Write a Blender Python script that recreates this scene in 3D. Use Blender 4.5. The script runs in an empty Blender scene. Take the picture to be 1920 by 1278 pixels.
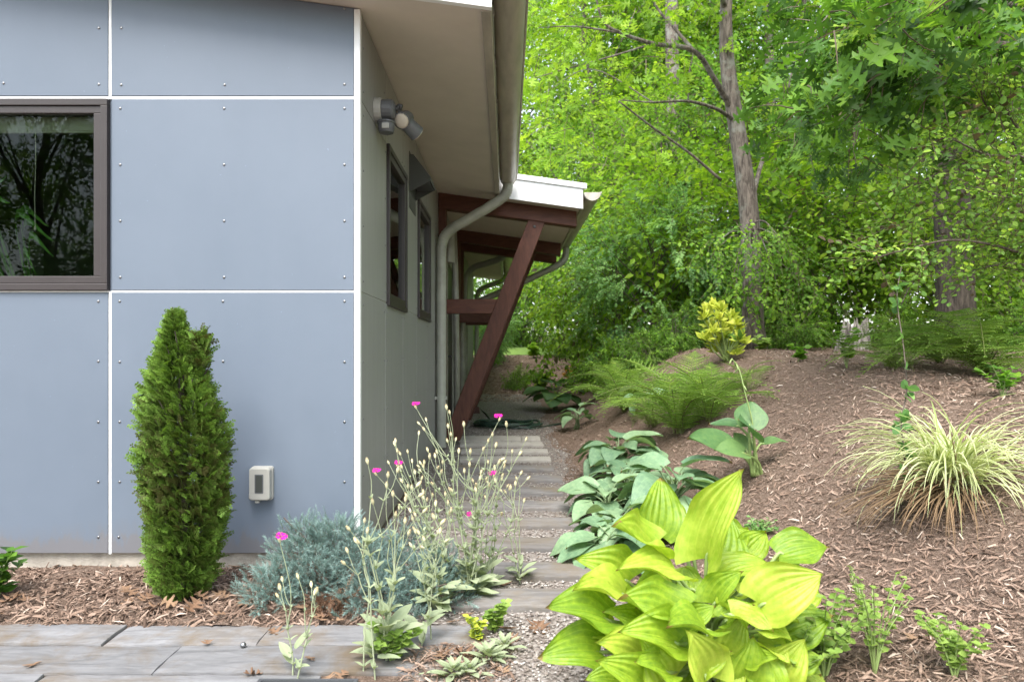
import bpy, math, random
import numpy as np
from mathutils import Vector, Matrix, noise as mnoise

# ------------------------------------------------------------------ camera, world, sun, exposure
scene = bpy.context.scene
COL = scene.collection
EYE = 1.09
cam_data = bpy.data.cameras.new("camera")
cam = bpy.data.objects.new("camera", cam_data)
COL.objects.link(cam)
cam.location = (0, 0, EYE)
cam.rotation_euler = (math.radians(90), 0, 0)
cam_data.sensor_width = 36.0
cam_data.lens = 24.0
cam_data.shift_x = 0.0052
cam_data.shift_y = 0.0120
cam_data.clip_start = 0.05
cam_data.clip_end = 900
cam_data.dof.use_dof = True
cam_data.dof.focus_distance = 3.3
cam_data.dof.aperture_fstop = 4.0
scene.camera = cam

SUN_EL, SUN_AZ = 58.0, 193.0            # azimuth clockwise from +Y: the sun stands behind and left of the camera
world = bpy.data.worlds.new("World")
scene.world = world
world.use_nodes = True
wn = world.node_tree.nodes
bgn = wn.get("Background") or wn.new("ShaderNodeBackground")
sky = wn.new("ShaderNodeTexSky")
sky.sky_type = 'NISHITA'
sky.sun_disc = False
sky.sun_elevation = math.radians(SUN_EL)
sky.sun_rotation = math.radians(SUN_AZ)
sky.air_density = 1.2
sky.dust_density = 1.6
sky.ozone_density = 1.0
hsv = wn.new("ShaderNodeHueSaturation")           # thin overcast: a paler sky
hsv.inputs["Saturation"].default_value = 0.42
world.node_tree.links.new(sky.outputs[0], hsv.inputs["Color"])
world.node_tree.links.new(hsv.outputs[0], bgn.inputs[0])
bgn.inputs[1].default_value = 0.125
sun_d = bpy.data.lights.new("sun", 'SUN')
sun_d.energy = 1.5
sun_d.angle = math.radians(36)
sun_d.color = (1.0, 0.95, 0.87)
sun = bpy.data.objects.new("sun", sun_d)
COL.objects.link(sun)
_az, _el = math.radians(SUN_AZ), math.radians(SUN_EL)
_to = Vector((math.sin(_az) * math.cos(_el), math.cos(_az) * math.cos(_el), math.sin(_el)))
sun.rotation_euler = _to.to_track_quat('Z', 'Y').to_euler()
sun.location = (-6, -6, 12)

vs = scene.view_settings
vs.view_transform = 'Standard'
vs.look = 'None'
vs.exposure = 2.2
vs.gamma = 1.0
vs.use_curve_mapping = False
scene.cycles.use_denoising = True
scene.cycles.max_bounces = 8
scene.cycles.transparent_max_bounces = 12

# ------------------------------------------------------------------ geometry helpers
rng = np.random.default_rng(11)
FPX = 1280.0


def P(px, py, Y):
    return np.array([(px - 950) * Y / FPX, Y, EYE - (py - 662) * Y / FPX])


def smooth01(t):
    t = np.clip(t, 0, 1)
    return t * t * (3 - 2 * t)


def base_z(y):
    return np.interp(y, [-60, 2.6, 3.5, 5.0, 6.8, 9.0, 12.0, 13.5, 16.5, 20.0, 30.0, 60.0, 400.0],
                     [0, 0, 0.02, 0.05, 0.10, 0.15, 0.25, 0.50, 0.95, 1.22, 1.6, 2.4, 9.0])


def plateau_z(y):
    return np.interp(y, [-60, 0.0, 1.2, 2.0, 3.0, 4.0, 5.0, 7.0, 9.0, 13.0, 20.0, 60.0, 400.0],
                     [0.2, .3, 0.42, 0.56, 0.78, 0.93, 1.00, 1.07, 1.12, 1.18, 1.45, 2.7, 9.3])


def gz(x, y):
    x = np.asarray(x, float)
    y = np.asarray(y, float)
    x0 = np.interp(y, [0, 2.4, 4, 8, 13, 20], [0.62, 0.60, 0.60, 0.62, 0.9, 1.6])
    w = np.interp(y, [0, 2, 4, 8, 13, 20], [2.6, 2.4, 2.1, 1.75, 2.2, 3.0])
    s = smooth01((x - x0) / w)
    b = base_z(y)
    t = plateau_z(y)
    z = b + (t - b) * s
    far = np.clip((np.hypot(x, y) - 14) / 30, 0, 1)
    z = z + s * (0.020 * np.sin(2.3 * x + 1.1 * y) + 0.016 * np.sin(4.7 * y - 3.1 * x + 1) + 0.010 * np.sin(9.1 * x + 7.7 * y))
    z = z + far * 0.25 * np.sin(0.21 * x + 0.5) * np.sin(0.17 * y)
    return z


def onground(px, py, y0=1.3, y1=60.0):
    ys = np.concatenate([np.arange(y0, 12, 0.01), np.arange(12, y1, 0.05)])
    xs = (px - 950) * ys / FPX
    zs = EYE - (py - 662) * ys / FPX
    d = zs - gz(xs, ys)
    i = np.argmax(d < 0) if (d < 0).any() else len(ys) - 1
    return Vector((xs[i], ys[i], float(gz(xs[i], ys[i]))))


def np_mesh(name, V, F, tint=None, smooth=False, extra=None):
    """V (n,3), F (m,k) uniform faces or list of faces."""
    me = bpy.data.meshes.new(name)
    V = np.asarray(V, np.float32)
    if isinstance(F, np.ndarray):
        k = F.shape[1]
        sizes = np.full(len(F), k, np.int32)
        loops = F.astype(np.int32).ravel()
    else:
        sizes = np.array([len(f) for f in F], np.int32)
        loops = np.array([i for f in F for i in f], np.int32)
    me.vertices.add(len(V))
    me.vertices.foreach_set("co", V.ravel())
    me.loops.add(len(loops))
    me.loops.foreach_set("vertex_index", loops)
    me.polygons.add(len(sizes))
    starts = np.concatenate([[0], np.cumsum(sizes)[:-1]]).astype(np.int32)
    me.polygons.foreach_set("loop_start", starts)
    me.polygons.foreach_set("loop_total", sizes)
    me.polygons.foreach_set("use_smooth", np.full(len(sizes), bool(smooth)))
    if tint is not None:
        a = me.attributes.new("tint", 'FLOAT', 'POINT')
        a.data.foreach_set("value", np.asarray(tint, np.float32))
    if extra:
        for kx, vx in extra.items():
            a = me.attributes.new(kx, 'FLOAT', 'POINT')
            a.data.foreach_set("value", np.asarray(vx, np.float32))
    me.update(calc_edges=True)
    me.validate()
    return me


def add(name, me, mat=None, parent=None, loc=None, rot=None, scale=None):
    o = bpy.data.objects.new(name, me)
    COL.objects.link(o)
    if mat is not None and me is not None and len(me.materials) == 0:
        me.materials.append(mat)
    if parent is not None:
        o.parent = parent
    if loc is not None:
        o.location = loc
    if rot is not None:
        o.rotation_euler = rot
    if scale is not None:
        o.scale = (scale,) * 3 if np.isscalar(scale) else scale
    return o


def tag(o, label, cat, group=None, kind=None):
    o["label"] = label
    o["category"] = cat
    if group:
        o["group"] = group
    if kind:
        o["kind"] = kind
    return o


def thing(name, label, cat, loc=(0, 0, 0), rz=0.0, group=None):
    o = bpy.data.objects.new(name, None)
    COL.objects.link(o)
    o.empty_display_size = 0.1
    o.location = loc
    o.rotation_euler = (0, 0, rz)
    return tag(o, label, cat, group)


def struct(name, me, mat):
    o = add(name, me, mat)
    o["kind"] = "structure"
    return o


class MB:
    """collects solids, builds one mesh"""

    def __init__(s):
        s.V = []
        s.F = []

    def raw(s, V, F):
        o = len(s.V)
        s.V += [tuple(map(float, v)) for v in V]
        s.F += [tuple(int(i) + o for i in f) for f in F]
        return s

    def box(s, a, b):
        x0, y0, z0 = a
        x1, y1, z1 = b
        return s.raw([(x0, y0, z0), (x1, y0, z0), (x1, y1, z0), (x0, y1, z0), (x0, y0, z1), (x1, y0, z1), (x1, y1, z1), (x0, y1, z1)],
                     [(0, 3, 2, 1), (4, 5, 6, 7), (0, 1, 5, 4), (1, 2, 6, 5), (2, 3, 7, 6), (3, 0, 4, 7)])

    def prism_y(s, poly, y0, y1):
        """polygon in xz, extruded along y"""
        n = len(poly)
        V = [(x, y0, z) for x, z in poly] + [(x, y1, z) for x, z in poly]
        F = [tuple(range(n)), tuple(range(2 * n - 1, n - 1, -1))]
        F += [(i, i + n, (i + 1) % n + n, (i + 1) % n) for i in range(n)]
        return s.raw(V, F)

    def prism_x(s, poly, x0, x1):
        n = len(poly)
        V = [(x0, y, z) for y, z in poly] + [(x1, y, z) for y, z in poly]
        F = [tuple(range(n)), tuple(range(2 * n - 1, n - 1, -1))]
        F += [(i, i + n, (i + 1) % n + n, (i + 1) % n) for i in range(n)]
        return s.raw(V, F)

    def tube(s, pts, r, sides=10, cap=True, flat=1.0):
        V, F = tube(pts, r, sides, cap, flat)
        return s.raw(V, F)

    def bar(s, p, q, w, d, up=(0, 1, 0)):
        """rectangular bar from p to q, w across, d along `up`"""
        p, q, up = Vector(p), Vector(q), Vector(up).normalized()
        t = (q - p).normalized()
        sd = t.cross(up).normalized()
        up = sd.cross(t).normalized()
        V = []
        for c in (p, q):
            for a, b in ((-1, -1), (1, -1), (1, 1), (-1, 1)):
                V.append(tuple(c + sd * (a * w / 2) + up * (b * d / 2)))
        return s.raw(V, [(3, 2, 1, 0), (4, 5, 6, 7), (0, 1, 5, 4), (1, 2, 6, 5), (2, 3, 7, 6), (3, 0, 4, 7)])

    def mesh(s, name="m", smooth=False):
        me = np_mesh(name, np.array(s.V), s.F, smooth=smooth)
        import bmesh
        bm = bmesh.new()
        bm.from_mesh(me)
        bmesh.ops.recalc_face_normals(bm, faces=bm.faces)
        bm.to_mesh(me)
        bm.free()
        return me

    def build(s, name, mat, parent=None, bevel=0.0, smooth=False, seg=2):
        o = add(name, s.mesh(name, smooth), mat, parent)
        if bevel:
            m = o.modifiers.new("edge", 'BEVEL')
            m.width = bevel
            m.segments = seg
            m.limit_method = 'ANGLE'
        return o


def tube(pts, r, sides=8, cap=True, flat=1.0):
    pts = np.asarray(pts, float)
    n = len(pts)
    r = np.full(n, r) if np.isscalar(r) else np.asarray(r, float)
    T = np.gradient(pts, axis=0)
    T /= np.linalg.norm(T, axis=1)[:, None] + 1e-9
    ref = np.array([0, 0, 1.0]) if abs(T[0, 2]) < 0.9 else np.array([0, 1.0, 0])
    A = np.cross(T[0], ref)
    A /= np.linalg.norm(A)
    V = []
    for i in range(n):
        A = A - T[i] * A.dot(T[i])
        A /= np.linalg.norm(A) + 1e-9
        B = np.cross(T[i], A)
        for k in range(sides):
            a = 2 * math.pi * k / sides
            V.append(pts[i] + r[i] * (math.cos(a) * A + math.sin(a) * B * flat))
    F = []
    for i in range(n - 1):
        for k in range(sides):
            k2 = (k + 1) % sides
            F.append((i * sides + k, i * sides + k2, (i + 1) * sides + k2, (i + 1) * sides + k))
    if cap:
        F.append(tuple(range(sides - 1, -1, -1)))
        F.append(tuple((n - 1) * sides + k for k in range(sides)))
    return np.array(V), F


def cr(pts, m=6):
    """Catmull-Rom through points"""
    pts = np.asarray(pts, float)
    p = np.vstack([2 * pts[0] - pts[1], pts, 2 * pts[-1] - pts[-2]])
    out = []
    for i in range(1, len(p) - 2):
        for k in range(m):
            t = k / m
            out.append(0.5 * ((2 * p[i]) + (-p[i - 1] + p[i + 1]) * t + (2 * p[i - 1] - 5 * p[i] + 4 * p[i + 1] - p[i + 2]) * t * t
                              + (-p[i - 1] + 3 * p[i] - 3 * p[i + 1] + p[i + 2]) * t ** 3))
    out.append(pts[-1])
    return np.array(out)


def lathe(prof, sides=16):
    """prof: list of (r, z)"""
    V, F = [], []
    for r, z in prof:
        for k in range(sides):
            a = 2 * math.pi * k / sides
            V.append((r * math.cos(a), r * math.sin(a), z))
    n = len(prof)
    for i in range(n - 1):
        for k in range(sides):
            k2 = (k + 1) % sides
            F.append((i * sides + k, i * sides + k2, (i + 1) * sides + k2, (i + 1) * sides + k))
    F.append(tuple(range(sides - 1, -1, -1)))
    F.append(tuple((n - 1) * sides + k for k in range(sides)))
    return V, F


def tri(F):
    out = []
    for f in F:
        for i in range(1, len(f) - 1):
            out.append((f[0], f[i], f[i + 1]))
    return np.array(out, np.int32)


def norm(a):
    return a / (np.linalg.norm(a, axis=-1, keepdims=True) + 1e-9)


def frames(d, n):
    """rotation matrices whose local +Y is d and local +Z near n"""
    d = norm(np.asarray(d, float))
    x = norm(np.cross(d, n))
    z = np.cross(x, d)
    return np.stack([x, d, z], axis=-1)


def stamp(templates, which, R, pos, scale, dt):
    """templates: list of (V,F,tint). Returns merged V,F,tint"""
    Vs, Fs, Ts = [], [], []
    off = 0
    for i, (tv, tf, tt) in enumerate(templates):
        m = np.where(which == i)[0]
        if len(m) == 0:
            continue
        v = np.einsum('nij,vj->nvi', R[m] * scale[m][:, None, None], tv) + pos[m][:, None, :]
        k = len(tv)
        f = tf[None] + (np.arange(len(m)) * k)[:, None, None] + off
        t = np.where(tt[None] <= 0.02, tt[None], np.clip(tt[None] + dt[m][:, None], 0.06, 1))
        Vs.append(v.reshape(-1, 3))
        Fs.append(f.reshape(-1, tf.shape[1]))
        Ts.append(t.ravel())
        off += len(m) * k
    return np.concatenate(Vs), np.concatenate(Fs), np.concatenate(Ts)


# ------------------------------------------------------------------ materials
def new_mat(name):
    m = bpy.data.materials.new(name)
    m.use_nodes = True
    nt = m.node_tree
    b = nt.nodes["Principled BSDF"]
    return m, nt, b


def ramp(nt, stops, fac=None):
    r = nt.nodes.new("ShaderNodeValToRGB")
    el = r.color_ramp.elements
    while len(el) < len(stops):
        el.new(0.5)
    for e, (p, c) in zip(el, stops):
        e.position = p
        e.color = (*c, 1)
    if fac is not None:
        nt.links.new(fac, r.inputs[0])
    return r


def tex_noise(nt, scale, detail=4, rough=0.55, vec=None, dist=0.0):
    n = nt.nodes.new("ShaderNodeTexNoise")
    n.inputs["Scale"].default_value = scale
    n.inputs["Detail"].default_value = detail
    n.inputs["Roughness"].default_value = rough
    n.inputs["Distortion"].default_value = dist
    if vec is not None:
        nt.links.new(vec, n.inputs["Vector"])
    return n


def coords(nt, scale=(1, 1, 1), obj=True):
    tc = nt.nodes.new("ShaderNodeTexCoord")
    mp = nt.nodes.new("ShaderNodeMapping")
    mp.inputs["Scale"].default_value = scale
    nt.links.new(tc.outputs["Object" if obj else "Generated"], mp.inputs[0])
    return mp.outputs[0]


def add_bump(nt, b, height, strength=0.3, dist=0.01):
    bp = nt.nodes.new("ShaderNodeBump")
    bp.inputs["Strength"].default_value = strength
    bp.inputs["Distance"].default_value = dist
    nt.links.new(height, bp.inputs["Height"])
    nt.links.new(bp.outputs[0], b.inputs["Normal"])
    return bp


def mixc(nt, fac, a, b, mode='MIX'):
    m = nt.nodes.new("ShaderNodeMix")
    m.data_type = 'RGBA'
    m.blend_type = mode
    for s, v in ((0, fac), (6, a), (7, b)):
        if isinstance(v, (int, float)):
            m.inputs[s].default_value = v
        elif isinstance(v, tuple):
            m.inputs[s].default_value = (*v, 1)
        else:
            nt.links.new(v, m.inputs[s])
    return m.outputs[2]


def mat_plain(name, col, rough=0.6, metal=0.0, var=0.12, scale=6.0, bump=0.0, bscale=60.0, spec=0.5, stretch=(1, 1, 1)):
    m, nt, b = new_mat(name)
    v = coords(nt, stretch)
    n = tex_noise(nt, scale, 5, 0.6, v)
    lo = tuple(c * (1 - var) for c in col)
    hi = tuple(min(1, c * (1 + var)) for c in col)
    r = ramp(nt, [(0.3, lo), (0.7, hi)], n.outputs[0])
    nt.links.new(r.outputs[0], b.inputs["Base Color"])
    b.inputs["Roughness"].default_value = rough
    b.inputs["Metallic"].default_value = metal
    b.inputs["Specular IOR Level"].default_value = spec
    if bump:
        n2 = tex_noise(nt, bscale, 4, 0.6, v)
        add_bump(nt, b, n2.outputs[0], bump, 0.01)
    return m


def mat_leaf(name, stops, trans=0.4, rough=0.5, spec=0.22, objvar=0.18, bump=False, tcol=1.25):
    """stops over the per-leaf tint attribute; tint 0 is bark / stalk colour"""
    m, nt, b = new_mat(name)
    at = nt.nodes.new("ShaderNodeAttribute")
    at.attribute_name = "tint"
    oi = nt.nodes.new("ShaderNodeObjectInfo")
    ma = nt.nodes.new("ShaderNodeMath")
    ma.operation = 'MULTIPLY_ADD'
    nt.links.new(oi.outputs["Random"], ma.inputs[0])
    ma.inputs[1].default_value = objvar
    ma.inputs[2].default_value = -objvar / 2
    ad = nt.nodes.new("ShaderNodeMath")
    ad.operation = 'ADD'
    gt = nt.nodes.new("ShaderNodeMath")
    gt.operation = 'GREATER_THAN'
    nt.links.new(at.outputs["Fac"], gt.inputs[0])
    gt.inputs[1].default_value = 0.04
    mu = nt.nodes.new("ShaderNodeMath")
    mu.operation = 'MULTIPLY'
    nt.links.new(ma.outputs[0], mu.inputs[0])
    nt.links.new(gt.outputs[0], mu.inputs[1])
    nt.links.new(at.outputs["Fac"], ad.inputs[0])
    nt.links.new(mu.outputs[0], ad.inputs[1])
    r = ramp(nt, stops, ad.outputs[0])
    nt.links.new(r.outputs[0], b.inputs["Base Color"])
    b.inputs["Roughness"].default_value = rough
    b.inputs["Specular IOR Level"].default_value = spec
    tr = nt.nodes.new("ShaderNodeBsdfTranslucent")
    tc = mixc(nt, 1.0, r.outputs[0], (tcol, tcol * 1.02, tcol * 0.55), 'MULTIPLY')
    nt.links.new(tc, tr.inputs[0])
    mx = nt.nodes.new("ShaderNodeMixShader")
    f2 = nt.nodes.new("ShaderNodeMath")
    f2.operation = 'MULTIPLY'
    nt.links.new(gt.outputs[0], f2.inputs[0])
    f2.inputs[1].default_value = trans
    nt.links.new(f2.outputs[0], mx.inputs[0])
    nt.links.new(b.outputs[0], mx.inputs[1])
    nt.links.new(tr.outputs[0], mx.inputs[2])
    nt.links.new(mx.outputs[0], nt.nodes["Material Output"].inputs[0])
    return m


def mat_tint(name, stops, rough=0.85, spec=0.2, bumps=None, noise=0.0):
    m, nt, b = new_mat(name)
    at = nt.nodes.new("ShaderNodeAttribute")
    at.attribute_name = "tint"
    f = at.outputs["Fac"]
    if noise:
        n = tex_noise(nt, 40, 4, 0.6, coords(nt))
        a2 = nt.nodes.new("ShaderNodeMath")
        a2.operation = 'MULTIPLY_ADD'
        nt.links.new(n.outputs[0], a2.inputs[0])
        a2.inputs[1].default_value = noise
        nt.links.new(f, a2.inputs[2])
        a3 = nt.nodes.new("ShaderNodeMath")
        a3.operation = 'SUBTRACT'
        nt.links.new(a2.outputs[0], a3.inputs[0])
        a3.inputs[1].default_value = noise / 2
        f = a3.outputs[0]
    r = ramp(nt, stops, f)
    nt.links.new(r.outputs[0], b.inputs["Base Color"])
    b.inputs["Roughness"].default_value = rough
    b.inputs["Specular IOR Level"].default_value = spec
    if bumps:
        n2 = tex_noise(nt, bumps[0], 4, 0.6, coords(nt))
        add_bump(nt, b, n2.outputs[0], bumps[1], 0.004)
    return m


def mat_bark(name, c0, c1, zs=0.18, scale=26, lichen=None):
    m, nt, b = new_mat(name)
    v = coords(nt, (1, 1, zs))
    n = tex_noise(nt, scale, 6, 0.65, v, 0.6)
    r = ramp(nt, [(0.40, c0), (0.60, c1)], n.outputs[0])
    out = r.outputs[0]
    if lichen:
        n3 = tex_noise(nt, 5, 4, 0.6, coords(nt))
        r3 = ramp(nt, [(0.52, (0, 0, 0)), (0.66, (1, 1, 1))], n3.outputs[0])
        out = mixc(nt, r3.outputs[0], out, lichen)
    nt.links.new(out, b.inputs["Base Color"])
    b.inputs["Roughness"].default_value = 0.9
    add_bump(nt, b, n.outputs[0], 0.9, 0.03)
    return m


def mat_wood(name, c0, c1, axis=0, scale=14, rough=0.7, stain=None, stain_scale=2.2, bump=0.35):
    """grain runs along the given object axis"""
    m, nt, b = new_mat(name)
    sc = [1, 1, 1]
    sc[axis] = 0.16
    oi = nt.nodes.new("ShaderNodeObjectInfo")
    tc = nt.nodes.new("ShaderNodeTexCoord")
    vm = nt.nodes.new("ShaderNodeVectorMath")
    vm.operation = 'MULTIPLY_ADD'
    nt.links.new(oi.outputs["Random"], vm.inputs[0])
    vm.inputs[1].default_value = (17, 9, 23)
    nt.links.new(tc.outputs["Object"], vm.inputs[2])
    mp = nt.nodes.new("ShaderNodeMapping")
    mp.inputs["Scale"].default_value = sc
    nt.links.new(vm.outputs[0], mp.inputs[0])
    n = tex_noise(nt, scale, 7, 0.68, mp.outputs[0], 0.9)
    r = ramp(nt, [(0.28, c0), (0.72, c1)], n.outputs[0])
    out = r.outputs[0]
    if stain:
        n2 = tex_noise(nt, stain_scale, 7, 0.7, vm.outputs[0], 0.4)
        r2 = ramp(nt, [(0.47, (0, 0, 0)), (0.66, (0.8, 0.8, 0.8))], n2.outputs[0])
        out = mixc(nt, r2.outputs[0], out, stain)
    mr = nt.nodes.new("ShaderNodeMapRange")
    mr.inputs[3].default_value = 0.78
    mr.inputs[4].default_value = 1.15
    nt.links.new(oi.outputs["Random"], mr.inputs[0])
    cmb = nt.nodes.new("ShaderNodeCombineColor")
    for i in range(3):
        nt.links.new(mr.outputs[0], cmb.inputs[i])
    out = mixc(nt, 1.0, out, cmb.outputs[0], 'MULTIPLY')
    nt.links.new(out, b.inputs["Base Color"])
    b.inputs["Roughness"].default_value = rough
    b.inputs["Specular IOR Level"].default_value = 0.3
    add_bump(nt, b, n.outputs[0], bump, 0.006)
    return m


def mat_panel(name, c0, c1):
    """painted fibre-cement board: even paint, faint mottling, boards that differ a little, splash dirt low down"""
    m, nt, b = new_mat(name)
    n = tex_noise(nt, 1.6, 5, 0.6, coords(nt))
    r = ramp(nt, [(0.3, c0), (0.7, c1)], n.outputs[0])
    n2 = tex_noise(nt, 5.0, 5, 0.65, coords(nt, (4.0, 4.0, 0.35)))
    r2 = ramp(nt, [(0.6, (0, 0, 0)), (0.85, (0.10, 0.10, 0.10))], n2.outputs[0])
    out = mixc(nt, r2.outputs[0], r.outputs[0], tuple(x * 1.25 for x in c1))
    n3 = tex_noise(nt, 55.0, 2, 0.5, coords(nt))
    r3 = ramp(nt, [(0.78, (0, 0, 0)), (0.80, (0.5, 0.5, 0.5))], n3.outputs[0])
    out = mixc(nt, r3.outputs[0], out, tuple(min(1, x * 1.7) for x in c1))
    oi = nt.nodes.new("ShaderNodeObjectInfo")
    mr = nt.nodes.new("ShaderNodeMapRange")
    mr.inputs[3].default_value = 0.93
    mr.inputs[4].default_value = 1.06
    nt.links.new(oi.outputs["Random"], mr.inputs[0])
    cmb = nt.nodes.new("ShaderNodeCombineColor")
    for i in range(3):
        nt.links.new(mr.outputs[0], cmb.inputs[i])
    out = mixc(nt, 1.0, out, cmb.outputs[0], 'MULTIPLY')
    # rain-splashed soil along the foot of the wall
    tc = nt.nodes.new("ShaderNodeTexCoord")
    sp = nt.nodes.new("ShaderNodeSeparateXYZ")
    nt.links.new(tc.outputs["Object"], sp.inputs[0])
    n6 = tex_noise(nt, 14, 6, 0.7, coords(nt, (1, 1, 0.5)))
    s6 = nt.nodes.new("ShaderNodeMath")
    s6.operation = 'MULTIPLY_ADD'
    nt.links.new(n6.outputs[0], s6.inputs[0])
    s6.inputs[1].default_value = -0.30
    nt.links.new(sp.outputs[2], s6.inputs[2])
    r6 = ramp(nt, [(0.0, (0.40, 0.40, 0.40)), (0.03, (0.12, 0.12, 0.12)), (0.10, (0, 0, 0))], s6.outputs[0])
    out = mixc(nt, r6.outputs[0], out, (0.17, 0.13, 0.10))
    nt.links.new(out, b.inputs["Base Color"])
    rr = ramp(nt, [(0.3, (0.42, 0.42, 0.42)), (0.7, (0.52, 0.52, 0.52))], n2.outputs[0])
    nt.links.new(rr.outputs[0], b.inputs["Roughness"])
    b.inputs["Specular IOR Level"].default_value = 0.5
    n4 = tex_noise(nt, 260, 3, 0.6, coords(nt))
    add_bump(nt, b, n4.outputs[0], 0.06, 0.002)
    return m


def mat_glass(name, ior):
    m, nt, b = new_mat(name)
    nt.nodes.remove(b)
    tr = nt.nodes.new("ShaderNodeBsdfTransparent")
    tr.inputs[0].default_value = (0.62, 0.68, 0.66, 1)
    gl = nt.nodes.new("ShaderNodeBsdfGlossy")
    gl.inputs["Roughness"].default_value = 0.01
    gl.inputs[0].default_value = (0.95, 0.98, 0.97, 1)
    fr = nt.nodes.new("ShaderNodeFresnel")
    fr.inputs[0].default_value = ior
    mx = nt.nodes.new("ShaderNodeMixShader")
    nt.links.new(fr.outputs[0], mx.inputs[0])
    nt.links.new(tr.outputs[0], mx.inputs[1])
    nt.links.new(gl.outputs[0], mx.inputs[2])
    nt.links.new(mx.outputs[0], nt.nodes["Material Output"].inputs[0])
    return m


M = {}
M['panel'] = mat_panel('blue_grey_paint', (0.112, 0.140, 0.184), (0.127, 0.156, 0.202))
M['panel_side'] = mat_panel('side_panel_grey', (0.252, 0.254, 0.250), (0.280, 0.282, 0.276))  # lighter, more neutral grey than the front panels
M['strip'] = mat_plain('white_trim', (0.72, 0.73, 0.74), 0.45, var=0.05)
M['strip_dull'] = mat_plain('side_joint', (0.42, 0.43, 0.42), 0.5, var=0.1)
M['steel'] = mat_plain('screw_steel', (0.27, 0.27, 0.28), 0.4, 1.0)
M['winframe'] = mat_plain('window_frame_paint', (0.034, 0.027, 0.028), 0.45, var=0.08)
M['glass'] = mat_glass('window_glass', 1.22)
M['glass_side'] = mat_glass('coated_window_glass', 1.65)
M['room'] = mat_plain('room_plaster', (0.20, 0.19, 0.18), 0.9)
M['roomfloor'] = mat_wood('room_floor', (0.10, 0.06, 0.035), (0.18, 0.11, 0.065), 0)
M['blind'] = mat_plain('blind_fabric', (0.62, 0.56, 0.42), 0.9, var=0.06)
M['concrete'] = mat_plain('foundation_concrete', (0.42, 0.38, 0.33), 0.9, var=0.3, scale=9, bump=0.4, bscale=90)
M['soffit'] = mat_plain('soffit_paint', (0.61, 0.55, 0.49), 0.7, var=0.05, scale=4, bump=0.08)
M['fascia'] = mat_plain('white_fascia', (0.78, 0.79, 0.80), 0.5, var=0.03)
M['roofmetal'] = mat_plain('roof_metal', (0.55, 0.56, 0.57), 0.35, 0.6, var=0.06)
M['gutter'] = mat_plain('gutter_paint', (0.40, 0.37, 0.32), 0.38, var=0.22, scale=5, stretch=(3, 0.6, 3), spec=0.5)
M['downpipe'] = mat_plain('downspout_paint', (0.32, 0.325, 0.28), 0.42, var=0.18, scale=7)
M['redwood'] = mat_wood('stained_timber', (0.050, 0.017, 0.011), (0.125, 0.048, 0.030), 0, 30, 0.55)
M['redwood_z'] = mat_wood('stained_timber_upright', (0.050, 0.017, 0.011), (0.125, 0.048, 0.030), 2, 30, 0.55)
M['plastic'] = mat_plain('outlet_plastic', (0.34, 0.335, 0.31), 0.45, var=0.06)
M['plastic_dark'] = mat_plain('dark_plastic', (0.06, 0.062, 0.068), 0.4, var=0.1)
M['plastic_mid'] = mat_plain('grey_plastic', (0.10, 0.105, 0.115), 0.45, var=0.1)
M['lamp_face'] = mat_plain('lamp_lens', (0.50, 0.45, 0.38), 0.35, var=0.06)
M['vent'] = mat_plain('vent_metal', (0.045, 0.05, 0.046), 0.5, var=0.1)
M['door'] = mat_plain('door_paint', (0.035, 0.036, 0.038), 0.45, var=0.1)
M['rubber'] = mat_plain('hose_rubber', (0.018, 0.04, 0.028), 0.38, var=0.15)
M['paver'] = mat_wood('weathered_plank_paver', (0.105, 0.105, 0.110), (0.225, 0.225, 0.235), 0, 26, 0.85, (0.125, 0.090, 0.052), 2.6, 0.8)
M['step'] = mat_wood('weathered_step_paver', (0.105, 0.098, 0.096), (0.245, 0.232, 0.228), 0, 24, 0.85, (0.165, 0.128, 0.082), 1.6, 0.6)
M['slab'] = mat_plain('pale_concrete_slab', (0.36, 0.335, 0.30), 0.9, var=0.14, scale=12, bump=0.3)
M['mulch'] = mat_tint('bark_mulch', [(0, (0.054, 0.035, 0.026)), (0.35, (0.185, 0.125, 0.094)), (0.7, (0.325, 0.236, 0.186)), (0.92, (0.45, 0.375, 0.315)), (1, (0.58, 0.51, 0.44))])
M['gravelstone'] = mat_tint('pea_gravel', [(0, (0.075, 0.058, 0.050)), (0.35, (0.20, 0.170, 0.150)), (0.65, (0.30, 0.27, 0.248)), (0.9, (0.42, 0.395, 0.375)), (1, (0.52, 0.50, 0.48))], 0.8)
M['dryleaf'] = mat_tint('dry_leaf', [(0, (0.075, 0.040, 0.026)), (0.4, (0.14, 0.080, 0.050)), (0.7, (0.24, 0.155, 0.098)), (1, (0.36, 0.27, 0.185))], 0.75, noise=0.35)
M['bark'] = mat_bark('grey_bark', (0.055, 0.043, 0.035), (0.175, 0.145, 0.12), lichen=(0.20, 0.20, 0.17))
M['bark_dark'] = mat_bark('dark_bark', (0.035, 0.027, 0.021), (0.10, 0.08, 0.064))
M['twig'] = mat_bark('twig_bark', (0.06, 0.045, 0.035), (0.15, 0.12, 0.095), 0.5, 40)
M['deadwood'] = mat_bark('bleached_deadwood', (0.10, 0.085, 0.075), (0.42, 0.38, 0.34), 0.08, 30)
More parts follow.
